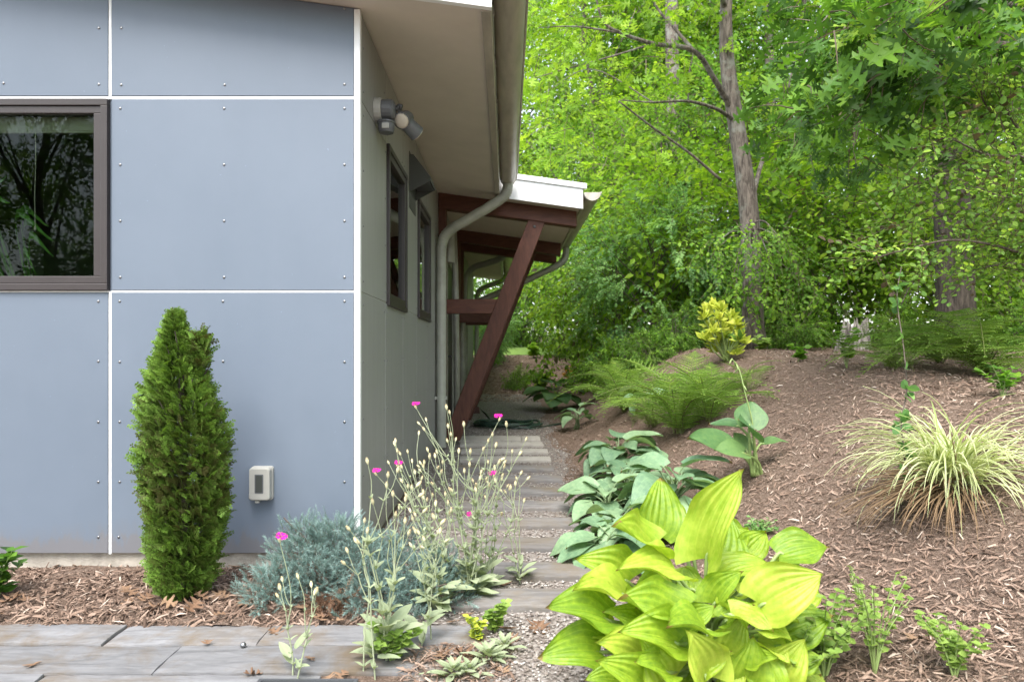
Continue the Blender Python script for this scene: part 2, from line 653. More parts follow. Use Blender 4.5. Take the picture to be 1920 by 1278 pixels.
# ------------------------------------------------------------------ the ground
def ground_mat():
    m, nt, b = new_mat('woodland_soil')
    v = coords(nt)
    n = tex_noise(nt, 75, 6, 0.75, v, 1.2)
    r = ramp(nt, [(0.30, (0.050, 0.034, 0.026)), (0.46, (0.155, 0.108, 0.083)), (0.60, (0.28, 0.208, 0.165)), (0.74, (0.40, 0.315, 0.26))], n.outputs[0])
    nt.links.new(r.outputs[0], b.inputs["Base Color"])
    b.inputs["Roughness"].default_value = 0.95
    b.inputs["Specular IOR Level"].default_value = 0.15
    n2 = tex_noise(nt, 85, 5, 0.7, v, 0.4)
    add_bump(nt, b, n2.outputs[0], 0.9, 0.03)
    return m


def grid_sheet(xs, ys, dz=0.0):
    X, Y = np.meshgrid(xs, ys)
    Z = gz(X, Y) + dz
    V = np.stack([X.ravel(), Y.ravel(), Z.ravel()], 1)
    nx, ny = len(xs), len(ys)
    i = (np.arange(ny - 1)[:, None] * nx + np.arange(nx - 1)[None]).ravel()
    F = np.stack([i, i + 1, i + nx + 1, i + nx], 1)
    return V, F


xs = np.unique(np.concatenate([np.linspace(-160, -8, 20), np.linspace(-8, -0.8, 30), np.arange(-0.8, 6.5, 0.11), np.linspace(6.5, 20, 40), np.linspace(20, 200, 24)]))
ys = np.unique(np.concatenate([np.linspace(-120, -4, 16), np.linspace(-4, 0.4, 14), np.arange(0.4, 12.5, 0.11), np.linspace(12.5, 30, 60), np.linspace(30, 380, 40)]))
V, F = grid_sheet(xs, ys)
struct('ground', np_mesh('ground', V, F, smooth=True), ground_mat())

# gravel bed of the path, a sheet just above the soil with an uneven edge
gy = np.arange(0.6, 12.6, 0.10)
rows = []
for y in gy:
    left = -0.735 if y > 3.42 else (-0.60 if y > 2.74 else (-0.16 if y > 2.5 else -.34))
    right = np.interp(y, [0.6, 2.4, 3.0, 4.5, 8, 12.6], [0.62, 0.60, 0.52, 0.56, 0.50, 0.65]) + 0.05 * math.sin(3.1 * y) + 0.03 * math.sin(7.7 * y)
    rows.append(np.linspace(left, right, 14))
X = np.array(rows)
Y = np.repeat(gy[:, None], 14, 1)
Z = gz(X, Y) + 0.006
V = np.stack([X.ravel(), Y.ravel(), Z.ravel()], 1)
i = (np.arange(len(gy) - 1)[:, None] * 14 + np.arange(13)[None]).ravel()
gm, nt, b = new_mat('gravel_bed')
vo = nt.nodes.new("ShaderNodeTexVoronoi")
vo.inputs["Scale"].default_value = 70
nt.links.new(coords(nt), vo.inputs["Vector"])
r = ramp(nt, [(0.0, (0.07, 0.055, 0.047)), (0.4, (0.16, 0.135, 0.118)), (0.7, (0.23, 0.205, 0.187)), (1.0, (0.33, 0.305, 0.287))], vo.outputs["Color"])
nt.links.new(r.outputs[0], b.inputs["Base Color"])
b.inputs["Roughness"].default_value = 0.9
add_bump(nt, b, vo.outputs["Distance"], 0.8, 0.01).invert = True
path_edge_r = lambda y: np.interp(y, [0.6, 2.4, 3.0, 4.5, 8, 12.6], [0.62, 0.60, 0.52, 0.56, 0.50, 0.65])
struct('gravel_path', np_mesh('gravel_path', V, np.stack([i, i + 1, i + 15, i + 14], 1), smooth=True), gm)

# a strip of sunlit lawn beyond the trees at the end of the path
lx = np.linspace(-4, 7, 40)
ly = np.linspace(17.5, 27, 30)
V, F = grid_sheet(lx, ly, 0.02)
lm = mat_plain('lawn_grass', (0.12, 0.20, 0.035), 0.9, var=0.35, scale=30, bump=0.6, bscale=120)
struct('lawn', np_mesh('lawn', V, F, smooth=True), lm)

# ------------------------------------------------------------------ house
D = 3.4
WX = -0.739


def FX(px):
    return (px - 950) * D / FPX


def FZ(py):
    return EYE - (py - 662) * D / FPX


def zs(x):                       # underside of the sloping roof
    return EYE + 1.628 - 0.136 * (x + 0.12)


house = thing('house', 'modern house clad in blue-grey panels with wide eaves and brown timber brackets', 'house', (WX, D, 0))
HI = Matrix.Translation((-WX, -D, 0))


def hpart(mb, name, mat, parent=None, bevel=0.0, smooth=False, seg=2):
    """world-space solid as a part (or sub-part) of the house"""
    par = parent or house
    o = mb.build(name, mat, par, bevel, smooth, seg)
    o.matrix_parent_inverse = HI if par is house else par_inv(par)
    return o


def par_inv(par):
    # every house part keeps identity basis, so its world matrix is identity
    return Matrix.Identity(4)


# window openings
W_L, W_R, W_T, W_B = FX(-330), FX(204), FZ(190), FZ(543)
S1 = (4.165, 4.90)               # side windows: extent along y
S2 = (5.60, 6.43)
S_T, S_B = FZ(186), FZ(548)
ZB = FZ(1035)

# wall core (sheathing) with openings
mb = MB()
mb.box((-7, D, ZB + .003), (W_L, D + .14, zs(-7)))
mb.box((W_L, D, ZB + .003), (W_R, D + .14, W_B))
mb.prism_y([(W_L, W_T), (W_R, W_T), (W_R, zs(W_R) + .02), (W_L, zs(W_L) + .02)], D, D + .14)
mb.prism_y([(W_R, ZB + .003), (WX - 0.003, ZB + .003), (WX - 0.003, zs(WX) + .02), (W_R, zs(W_R) + .02)], D, D + .14)
xa, xb = WX - 0.14, WX
zt = zs(WX) + 0.01
mb.box((xa, D + .14, ZB + .003), (xb, S1[0], zt))
for a, c in ((S1[0], S1[1]), (S2[0], S2[1])):
    mb.box((xa, a, ZB + .003), (xb, c, S_B))
    mb.box((xa, a, S_T), (xb, c, zt))
mb.box((xa, S1[1], ZB + .003), (xb, S2[0], zt))
mb.box((xa, S2[1], 0.02), (xb, 15.0, zt))
mb.box((-7, 15.0, 0.02), (xb, 15.14, zt))
mb.box((-7.14, D, 0.02), (-7, 15.14, zs(-7)))
hpart(mb, 'wall', M['panel'])
mb = MB()
mb.box((-6.9, D + .15, 0.0), (WX - .15, 8.0, 0.12))
hpart(mb, 'floor', M['roomfloor'])
mb = MB()
mb.box((-6.9, 8.0, 0.12), (WX - .15, 8.1, 3.0))
mb.box((-3.9, 5.6, 0.12), (-3.8, 8.0, 3.0))
hpart(mb, 'room_partition', M['room'])
mb = MB()
mb.box((-6.9, D + .15, 2.66), (WX - .15, 8.0, 2.70))
hpart(mb, 'ceiling', M['room'])
# foundation
mb = MB()
mb.box((-7, D + 0.018, -0.3), (WX - .03, D + .12, ZB + .02))
mb.box((WX - 0.12, D + .12, -0.3), (WX - 0.022, 7.0, ZB + .02))
mb.box((WX - 0.12, 7.0, -0.3), (WX + .0005, 15.0, 0.345))
hpart(mb, 'foundation', M['concrete'], bevel=0.004)

screw_me = MB().raw(*lathe([(0.0066, 0), (0.0066, 0.0018), (0.0048, 0.0032), (0.002, 0.0038)], 10)).mesh('screw', True)


def screw(par, loc, axis):
    o = add('screw', screw_me, M['steel'], par)
    o.matrix_parent_inverse = Matrix.Identity(4)
    o.location = loc
    o.rotation_euler = (math.radians(90), 0, 0) if axis == 'y' else (0, math.radians(90), 0)
    return o


PF = D - 0.012                   # front face of the front panels


def fpanel(poly, screws):
    """front panel from pixel polygon (px, py|None = roof line)"""
    pts = [(FX(a), zs(FX(a)) - 0.004 if c is None else FZ(c)) for a, c in poly]
    o = hpart(MB().prism_y(pts, PF, D - 0.0005), 'panel', M['panel'], bevel=0.0015, seg=1)
    for sx, sy in screws:
        screw(o, (FX(sx), PF, FZ(sy)), 'y')
    return o


fpanel([(-420, 181.5), (205, 181.5), (205, None), (-420, None)], [(188, 160), (188, 55), (10, 158)])
fpanel([(211.5, 181.5), (664, 181.5), (664, None), (211.5, None)], [(230, 55), (230, 161), (423, 161), (647, 160), (647, 19)])
fpanel([(211.5, 544), (664, 544), (664, 188), (211.5, 188)], [(x, y) for x in (228, 422, 647) for y in (205, 310, 415, 520)])
fpanel([(211.5, 1035), (664, 1035), (664, 549), (211.5, 549)],
       [(x, y) for x in (227, 647) for y in (565, 678, 790, 902)] + [(420, 565), (420, 677), (420, 790), (225, 1005)])
fpanel([(-420, 1035), (205, 1035), (205, 549), (-420, 549)], [(187, y) for y in (565, 677, 790, 902, 1005)] + [(-190, y) for y in (565, 790, 1005)])
# white joint strips
SF = D - 0.009


def strip(p0, p1, top=False):
    x0, z0, x1, z1 = FX(p0[0]), FZ(p0[1]), FX(p1[0]), FZ(p1[1])
    if top:
        z1 = zs(x0) - .006
    return hpart(MB().box((x0, SF, min(z0, z1)), (x1, D - .0003, max(z0, z1))), 'joint_strip', M['strip'])


strip((205.8, 187), (210.8, 0), True)
strip((205.8, 1037), (210.8, 546))
strip((211.4, 187.4), (664.2, 182.2))
strip((211.4, 548.4), (664.2, 544.6))
strip((-420, 187.4), (205.4, 182.2))
strip((-420, 548.4), (205.4, 545.4))
# white corner angle
mb = MB()
mb.prism_y([(FX(665), ZB - .004), (WX + .012, ZB - .004), (WX + .012, zs(WX) - .008), (FX(665), zs(WX) - .008)], PF - .003, D - .0006)
mb.box((WX + 0.0005, D - .0006, ZB - .004), (WX + .012, D + .018, zs(WX) - .010))
hpart(mb, 'corner_trim', M['strip'], bevel=0.001, seg=1)

# side panels, each with its screws
SX = WX + 0.010
joints = [D + .021, 4.112, 4.80, 5.52, 6.24, 7.06]
gap = 0.0035
zj1, zj2 = FZ(547), FZ(185)


def spanel(y0, y1, z0, z1, scr, top=False, mat=None):
    z1 = zs(WX) - .012 if top else z1
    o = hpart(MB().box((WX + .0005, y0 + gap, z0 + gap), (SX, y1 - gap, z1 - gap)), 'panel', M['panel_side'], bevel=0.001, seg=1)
    for sy, sz in scr:
        screw(o, (SX, sy, sz), 'x')
    return o


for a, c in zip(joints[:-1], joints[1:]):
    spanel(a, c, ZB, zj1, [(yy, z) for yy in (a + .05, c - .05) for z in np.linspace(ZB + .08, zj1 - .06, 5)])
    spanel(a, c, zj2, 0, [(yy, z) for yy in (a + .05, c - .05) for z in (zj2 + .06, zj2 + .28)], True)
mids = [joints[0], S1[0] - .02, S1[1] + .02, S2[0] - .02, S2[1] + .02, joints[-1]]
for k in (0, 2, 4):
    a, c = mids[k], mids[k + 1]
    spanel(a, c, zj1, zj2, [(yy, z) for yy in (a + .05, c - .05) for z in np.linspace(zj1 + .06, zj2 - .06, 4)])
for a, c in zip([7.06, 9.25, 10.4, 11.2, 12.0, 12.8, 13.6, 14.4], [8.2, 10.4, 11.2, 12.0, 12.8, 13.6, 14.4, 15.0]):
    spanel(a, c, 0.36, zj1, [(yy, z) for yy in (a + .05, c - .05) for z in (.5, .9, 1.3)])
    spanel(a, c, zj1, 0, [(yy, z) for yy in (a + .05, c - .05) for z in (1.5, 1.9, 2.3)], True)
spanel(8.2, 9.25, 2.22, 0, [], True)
def side_strip(p0, p1):
    hpart(MB().box(p0, p1), 'joint_strip', M['strip_dull'])


for y in joints[1:]:
    side_strip((WX + .0005, y - gap + .0004, ZB), (WX + .006, y + gap - .0004, zj1 - gap))
    side_strip((WX + .0005, y - gap + .0004, zj2 + gap), (WX + .006, y + gap - .0004, zs(WX) - .02))
for z in (zj1, zj2):
    for a, c in ((D + .03, S1[0] - .03), (S1[1] + .03, S2[0] - .03), (S2[1] + .03, 7.05)):
        side_strip((WX + .0005, a, z - gap + .0004), (WX + .0062, c, z + gap - .0004))



def window(x0, x1, z0, z1, place, sash=0.05, name='window', glass='glass'):
    """frame in a local x(width)/y(depth, - is outside)/z box, mapped by place(x,y,z)"""
    def mapped(mb):
        m2 = MB()
        m2.raw([place(*v) for v in mb.V], mb.F)
        return m2
    fr = MB()
    fo, w = -0.030, 0.034
    for a, c, e, f in ((x0, x1, z1 - w, z1), (x0, x1, z0, z0 + w), (x0, x0 + w, z0 + w, z1 - w), (x1 - w, x1, z0 + w, z1 - w)):
        fr.box((a, fo, e), (c, 0.05, f))
    o = hpart(mapped(fr), name, M['winframe'], bevel=0.003)
    s = MB()
    q0, q1, r0, r1 = x0 + w + .001, x1 - w - .001, z0 + w + .001, z1 - w - .001
    for a, c, e, f in ((q0, q1, r1 - sash, r1), (q0, q1, r0, r0 + sash), (q0, q0 + sash, r0 + sash, r1 - sash), (q1 - sash, q1, r0 + sash, r1 - sash)):
        s.box((a, fo + .008, e), (c, 0.04, f))
    hpart(mapped(s), 'sash', M['winframe'], o, bevel=0.003)
    g = MB()
    g.box((q0 + sash - .004, 0.002, r0 + sash - .004), (q1 - sash + .004, 0.008, r1 - sash + .004))
    hpart(mapped(g), 'pane', M[glass], o)
    return o


wfront = window(W_L - .01, FX(207), FZ(545), FZ(188.5), lambda x, y, z: (x, D + y, z), sash=0.036)
mb = MB()
mb.box((W_L, D + .055, FZ(238)), (FX(180), D + .075, FZ(196)))
for k in range(4):
    z = FZ(238) - .002 - k * .0
mb.tube([(W_L, D + .065, FZ(238) - .004), (FX(180), D + .065, FZ(238) - .004)], .008, 8)
hpart(mb, 'blind', M['blind'], wfront)
mb = MB()
mb.tube(cr([P(66, 230, D + .04), P(67, 300, D + .04), P(65, 370, D + .04), P(66, 425, D + .04)], 5), .0015, 5)
mb.raw(*[(np.array(v) + np.array(P(66, 432, D + .04)), f) for v, f in [lathe([(0.002, 0), (.006, .006), (.004, .02), (.001, .024)], 8)]][0])
hpart(mb, 'blind_cord', M['blind'], wfront)
for a, c in (S1, S2):
    window(a - .012, c + .012, S_B - .012, S_T + .012, lambda x, y, z: (WX - y - .002, x, z), sash=0.045, glass='glass_side')

# --- roof
roof = hpart(MB().prism_y([(-7.4, zs(-7.4) + .035), (-.125, zs(-.125) + .035), (-.125, zs(-.125) + .225), (-7.4, zs(-7.4) + .225)], 3.22, 15.2), 'roof', M['roofmetal'])
hpart(MB().prism_y([(-.125, zs(-.125) + .037), (.765, zs(.765) + .037), (.765, zs(.765) + .223), (-.125, zs(-.125) + .223)], 7.13, 10.33), 'porch_roof', M['roofmetal'])
soff = lambda xa, xb, ya, yb: MB().prism_y([(xa, zs(xa)), (xb, zs(xb)), (xb, zs(xb) + .03), (xa, zs(xa) + .03)], ya, yb)
hpart(soff(-7.4, -.122, 3.215, 7.098), 'soffit', M['soffit'], roof)
hpart(soff(-7.4, .764, 7.102, 10.348), 'soffit', M['soffit'], roof)
hpart(soff(-7.4, -.122, 10.352, 15.2), 'soffit', M['soffit'], roof)
rake = lambda xa, xb, ya, yb, h0, h1: MB().prism_y([(xa, zs(xa) + h0), (xb, zs(xb) + h0), (xb, zs(xb) + h1), (xa, zs(xa) + h1)], ya, yb)
hpart(rake(-7.4, -.07, 3.18, 3.214, -.012, .235), 'fascia', M['fascia'], roof, bevel=.003)
hpart(rake(-.062, .79, 7.075, 7.10, -.008, .20), 'fascia', M['fascia'], roof, bevel=.003)
hpart(rake(-.062, .83, 7.055, 7.12, .2015, .255), 'fascia_cap', M['fascia'], roof, bevel=.004)
hpart(rake(-7.4, -.06, 15.202, 15.24, -.01, .235), 'fascia', M['fascia'], roof)
ZE = EYE + 1.628
for ya, yb in ((3.216, 7.05), (10.36, 15.19)):
    hpart(MB().box((-.1215, ya, ZE - .02), (-.072, yb, ZE + .235)), 'eave_board', M['gutter'], roof, bevel=.004)
hpart(MB().box((.768, 7.104, zs(.77) - .01), (.80, 10.34, zs(.77) + .215)), 'eave_board', M['gutter'], roof, bevel=.004)


def gutter(xc, zt, y0, y1, r=0.085):
    """half-round trough with rolled lip and end caps"""
    mb = MB()
    n = 16
    prof = [(xc + r * math.cos(math.pi + math.pi * k / n), zt + r * math.sin(math.pi + math.pi * k / n)) for k in range(n + 1)]
    inner = [(xc + (r - .004) * math.cos(math.pi + math.pi * k / n), zt + (r - .004) * math.sin(math.pi + math.pi * k / n)) for k in range(n + 1)]
    ysn = [y0, y1]
    V = []
    for y in ysn:
        V += [(a, y, c) for a, c in prof] + [(a, y, c) for a, c in inner]
    m = 2 * (n + 1)
    Fq = []
    for k in range(n):
        Fq.append((k, k + 1, m + k + 1, m + k))
        Fq.append((n + 1 + k, m + n + 1 + k, m + n + 2 + k, n + 2 + k))
        Fq.append((k, n + 1 + k, n + 2 + k, k + 1))
        Fq.append((m + k, m + k + 1, m + n + 2 + k, m + n + 1 + k))
    Fq.append((0, m, m + n + 1, n + 1))
    Fq.append((n, n + n + 1, m + 2 * n + 1, m + n))
    mb.raw(V, Fq)
    mb.prism_y(prof, y0 - .003, y0 - .0005)
    mb.prism_y(prof, y1 + .0005, y1 + .003)
    mb.tube([(xc + r + .004, y0, zt), (xc + r + .004, y1, zt)], .009, 8)
    g = hpart(mb, 'gutter', M['gutter'], smooth=False)
    m_ = g.modifiers.new('s', 'EDGE_SPLIT')
    g.data.polygons.foreach_set("use_smooth", np.ones(len(g.data.polygons), bool))
    # hanger brackets
    y = y0 + .35
    while y < y1 - .2:
        hb = MB().box((xc - r - .012, y - .012, zt - .012), (xc + r + .004, y + .012, zt - .006))
        hb.box((xc - r - .014, y - .012, zt - .075), (xc - r + .008, y + .012, zt - .045))
        hpart(hb, 'hanger', M['strip_dull'], g)
        y += 0.62
    return g


gutter(.014, EYE + 1.80, 3.14, 7.02)
gutter(.014, EYE + 1.80, 10.42, 15.1)
gutter(.885, EYE + 1.655, 7.03, 10.30)


def downspout(path, r=0.048, name='downspout', rings=()):
    o = hpart(MB().tube(path, r, 16), name, M['downpipe'], smooth=True)
    m_ = o.modifiers.new('s', 'EDGE_SPLIT')
    m_.split_angle = math.radians(50)
    path = np.asarray(path)
    for k in rings:                              # crimped joints in the elbows
        k = int(k)
        t = norm(path[min(k + 1, len(path) - 1)] - path[max(k - 1, 0)])
        hpart(MB().tube([path[k] - t * .006, path[k], path[k] + t * .006], [r + .001, r + .0045, r + .001], 16, False), 'crimp', M['downpipe'], o, smooth=True)
    return o


def elbowed(p):
    return cr(p, 7)


# main downspout: outlet under the gutter, slanting back to the wall, then down
yA = 6.93
pa = [(.012, yA, EYE + 1.745), (.012, yA, EYE + 1.68), (-.012, yA + .005, EYE + 1.615), (-.07, yA + .01, EYE + 1.56), (-.20, yA + .02, EYE + 1.475),
      (-.40, yA + .03, EYE + 1.36), (-.55, yA + .04, EYE + 1.275), (-.63, yA + .05, EYE + 1.20), (-.665, yA + .05, EYE + 1.09), (-.668, yA + .05, EYE + .95),
      (-.668, yA + .05, .9), (-.668, yA + .05, .13)]
pth = elbowed(pa)
ds = downspout(pth, .052, rings=list(range(9, 24, 2)) + list(range(42, 62, 2)))
hpart(MB().box((-.735, yA + .02, .62), (-.61, yA + .08, .65)), 'strap', M['downpipe'], ds)
# porch downspout
yB = 10.18
downspout(elbowed([(.885, yB, EYE + 1.575), (.885, yB, EYE + 1.50), (.86, yB, EYE + 1.40), (.76, yB, EYE + 1.31), (.45, yB, EYE + 1.16), (.0, yB, EYE + .95),
                   (-.40, yB, EYE + .78), (-.58, yB, EYE + .70), (-.655, yB, EYE + .58), (-.66, yB, EYE + .4), (-.66, yB, .6), (-.66, yB, .25)]), .048, rings=range(8, 22, 2))
yC = 10.75
downspout(elbowed([(.012, yC, EYE + 1.74), (.01, yC, EYE + 1.62), (-.08, yC + .02, EYE + 1.50), (-.30, yC + .1, EYE + 1.43), (-.50, yC + .15, EYE + 1.38), (-.62, yC + .2, EYE + 1.28), (-.66, yC + .2, EYE + 1.12),
                   (-.662, yC + .2, EYE + .6), (-.662, yC + .2, .25)]), .05, rings=range(8, 40, 3))
downspout(elbowed([(.0, 14.6, EYE + 1.72), (-.1, 14.6, EYE + 1.55), (-.5, 14.65, EYE + 1.4), (-.64, 14.7, EYE + 1.2), (-.65, 14.7, EYE + .5), (-.65, 14.7, .45)]), .05)


# --- timber brackets
def bracket(y0):
    y1 = y0 + .14
    yc = (y0 + y1) / 2
    root = hpart(MB().prism_y([(WX + .012, zs(WX) - .165), (.745, zs(.745) - .165), (.745, zs(.745) - .002), (WX + .012, zs(WX) - .002)], y0, y1), 'rafter', M['redwood'], bevel=.006)
    hpart(MB().box((WX + .011, y0 + .003, .12), (WX + .095, y1 - .003, zs(WX) - .168)), 'bracket_post', M['redwood_z'], bevel=.005)
    a, c = Vector((-.575, yc, .20)), Vector((.322, yc, zs(.32) - .155))
    t = (c - a).normalized()
    s = Vector((t.z, 0, -t.x))
    # brace is cut level at its head and plumb at its foot
    w = .088
    zt_ = zs(.30) - .166
    pl, pr = a - s * w, a + s * w

    def at_z(p, z):
        return p + t * ((z - p.z) / t.z)

    def at_x(p, x):
        return p + t * ((x - p.x) / t.x)
    fx = WX + .10
    f0 = at_x(pl, fx)
    f1 = at_x(pr, fx)
    h0, h1 = at_z(pl, zs(at_z(pl, zt_).x) - .166), at_z(pr, zs(at_z(pr, zt_).x) - .166)
    zlow = .16
    poly = [(fx, f0.z), (fx, zlow), (at_z(pr, zlow).x, zlow), (h1.x, h1.z), (h0.x, h0.z)]
    poly = poly[::-1]
    br = MB().prism_y(poly, y0 + .004, y1 - .004)
    hpart(br, 'brace', M['redwood_z'], bevel=.006)
    zc = EYE + .50
    xl = WX + .0955
    xr = at_z(pl, zc + .07).x
    hpart(MB().prism_y([(xl, zc - .077), (at_z(pl, zc - .077).x - .001, zc - .077), (at_z(pl, zc + .077).x - .001, zc + .077), (xl, zc + .077)], y0 + .012, y1 - .012), 'tie_beam', M['redwood'], bevel=.005)
    for sy in (y0 + .004,):
        for q in (h0.lerp(h1, .5) - t * .06,):
            hpart(MB().raw([(q.x + v[0], sy - v[2], q.z + v[1]) for v in lathe([(.016, 0), (.016, .004), (.009, .010)], 10)[0]], lathe([(.016, 0), (.016, .004), (.009, .010)], 10)[1]), 'bolt', M['plastic_dark'])


bracket(7.26)
bracket(9.38)
bracket(10.20)

# --- side door under the porch roof
hpart(MB().box((WX - .01, 8.26, .14), (WX + .006, 9.19, 2.18)), 'door', M['door'], bevel=.003)
dr = house.children[-1]
mb = MB()
mb.box((WX - .01, 8.19, .14), (WX + .03, 8.257, 2.24))
mb.box((WX - .01, 9.193, .14), (WX + .03, 9.26, 2.24))
mb.box((WX - .01, 8.2575, 2.183), (WX + .03, 9.1925, 2.24))
hpart(mb, 'door_frame', M['downpipe'], dr, bevel=.003)
mb = MB().tube([(WX + .006, 8.40, 1.05), (WX + .055, 8.40, 1.05)], .012, 10)
mb.tube([(WX + .050, 8.39, 1.05), (WX + .055, 8.52, 1.05)], .010, 10)
mb.tube([(WX + .006, 8.40, 1.20), (WX + .03, 8.40, 1.20)], .022, 12)
hpart(mb, 'handle', M['plastic_dark'], dr)

# ------------------------------------------------------------------ fixtures on the walls
# weatherproof outlet cover
ox, oz = FX(495.5), FZ(903)
t = thing('outlet_cover', 'beige weatherproof outlet box with clear window on the blue-grey wall', 'outlet cover', (ox, PF, oz - .08))


def rrect(w, h, r, n=5):
    pts = []
    for cx, cz, a0 in ((w - r, h - r, 0), (-w + r, h - r, 90), (-w + r, -h + r, 180), (w - r, -h + r, 270)):
        for k in range(n + 1):
            a = math.radians(a0 + 90 * k / n)
            pts.append((cx + r * math.cos(a), cz + r * math.sin(a)))
    return pts


def local(mb, par, name, mat, bevel=0.0, smooth=False):
    return mb.build(name, mat, par, bevel, smooth)


sh = lambda pts, dz: [(x, z + dz) for x, z in pts]
local(MB().prism_y(sh(rrect(.054, .083, .014), .08), -.024, -.0003), t, 'back_box', M['plastic'], .002)
lid = local(MB().prism_y(sh(rrect(.051, .080, .016), .082), -.060, -.0245), t, 'lid', M['plastic'], .007)
local(MB().prism_y(sh(rrect(.021, .046, .004), .084), -.0615, -.0605), lid, 'window', M['plastic_mid'], .0)
local(MB().prism_y(sh(rrect(.016, .041, .004), .084), -.0628, -.0618), lid, 'recess', M['vent'], .0)
mb = MB()
for k in (-1, 1):
    mb.box((-.062, -.03, .002 + .0 * k), (-.052, -.012, .030))
mb.box((-.024, -.05, -.012), (-.004, -.03, .001))
local(mb, t, 'latch', M['plastic'], .002)

# flood light with motion sensor, on the side wall near the corner
fl = thing('security_light', 'grey outdoor floodlight with motion sensor under the eave', 'security light', tuple(P(700, 205, 3.85) * 0 + np.array([SX, 3.78, EYE + 1.345])))
mb = MB()


def rot_lathe(prof, o, d, sides=18):
    V, Fq = lathe(prof, sides)
    q = Vector((0, 0, 1)).rotation_difference(Vector(d).normalized())
    return [tuple(Vector(o) + q @ Vector(v)) for v in V], Fq


fr_o = (-SX, -3.78, -(EYE + 1.345))
local(MB().raw(*rot_lathe([(.066, 0.0004), (.066, .036), (.062, .040)], (0, 0, 0), (1, 0, 0))), fl, 'back_plate', M['plastic'], .003, False)
local(MB().raw(*rot_lathe([(.056, .0405), (.056, .095), (.05, .102), (.05, .106), (.030, .115)], (0, 0, 0), (1, 0, 0))), fl, 'housing', M['plastic_mid'])
mb = MB().tube(cr([(.105, 0, .005), (.125, 0, .012), (.135, -.005, .022), (.15, -.01, .015)], 4), .012, 10)
for k in range(3):
    mb.raw(*rot_lathe([(.016, 0), (.019, .004), (.016, .008)], (.116 + k * .010, 0, .008 + k * .004), (1, 0, .3), 8))
local(mb, fl, 'knuckle', M['plastic_dark'], smooth=True)
lo = Vector((.150, .055, -.035))
ldir = Vector((.10, -.92, -.06)).normalized()
ldir = Vector((-.18, -.78, -.42)).normalized()
head = local(MB().raw(*rot_lathe([(.020, -.085), (.036, -.075), (.043, -.05), (.045, .0), (.047, .035), (.043, .036)], lo, ldir, 20)), fl, 'lamp_head', M['plastic_mid'], .0, True)
head.modifiers.new('s', 'EDGE_SPLIT')
local(MB().raw(*rot_lathe([(.042, .0362), (.036, .043), (.012, .047)], lo, ldir, 20)), head, 'lens', M['lamp_face'], 0, True)
lo2 = Vector((.195, .10, -.075))
h2 = local(MB().raw(*rot_lathe([(.020, -.085), (.036, -.075), (.043, -.05), (.045, .0), (.047, .035), (.043, .036)], lo2, Vector((.55, .5, -.45)), 20)), fl, 'lamp_head', M['plastic_mid'], .0, True)
h2.modifiers.new('s', 'EDGE_SPLIT')
local(MB().raw(*rot_lathe([(.042, .0362), (.036, .043), (.012, .047)], lo2, Vector((.55, .5, -.45)), 20)), h2, 'lens', M['lamp_face'], 0, True)
local(MB().tube([tuple(Vector((.125, .0, .01))), tuple(lo2 - Vector((.03, .03, -.03)))], .012, 8), h2, 'arm', M['plastic_dark'])
sen = local(MB().raw(*rot_lathe([(.006, -.062), (.040, -.060), (.046, -.040), (.046, -.012), (.052, -.008), (.052, 0)], (.062, 0, -.066), (0, 0, 1), 18)), fl, 'sensor', M['plastic_mid'], 0.0)
local(MB().box((.045, -.0485, -.115), (.085, -.042, -.085)), sen, 'sensor_lens', M['plastic'], .004)
local(MB().box((.03, -.012, -.066), (.075, .012, -.04)), sen, 'sensor_neck', M['plastic_dark'])

# kitchen vent hood between the side windows
vz = EYE + 1.36
vh = thing('vent_hood', 'dark metal wall vent hood between the two side windows', 'vent', (SX, 5.27, vz - .17))
mb = MB()
mb.prism_y([(.0005, .02), (.0005, .30), (.03, .30), (.16, .13), (.16, .10), (.155, .10), (.155, .126), (.028, .293), (.006, .293), (.006, .02)], -.155, .155)
mb.prism_y([(.006, .02), (.006, .293), (.028, .293), (.155, .126), (.155, .10)], -.155, -.151)
mb.prism_y([(.006, .02), (.006, .293), (.028, .293), (.155, .126), (.155, .10)], .151, .155)
local(mb, vh, 'hood', M['vent'], .0)
local(MB().box((.0006, -.17, -.10), (.004, .17, .32)), vh, 'flashing', M['vent'])
local(MB().box((.02, -.148, .095), (.15, .148, .099)), vh, 'damper', M['plastic_dark'])

# cylinder sconce beside the side door
sc = thing('wall_sconce', 'tall grey half-round wall light beside the dark door under the porch', 'wall light', (SX, 7.95, EYE + 1.05))
V, Fq = lathe([(.062, 0), (.062, .38)], 18)
local(MB().raw([(v[0] + .065, v[1], v[2]) for v in V], Fq), sc, 'cylinder', M['downpipe'], .003, True).modifiers.new('s', 'EDGE_SPLIT')
local(MB().box((.0004, -.05, .08), (.02, .05, .30)), sc, 'mount', M['plastic_dark'])

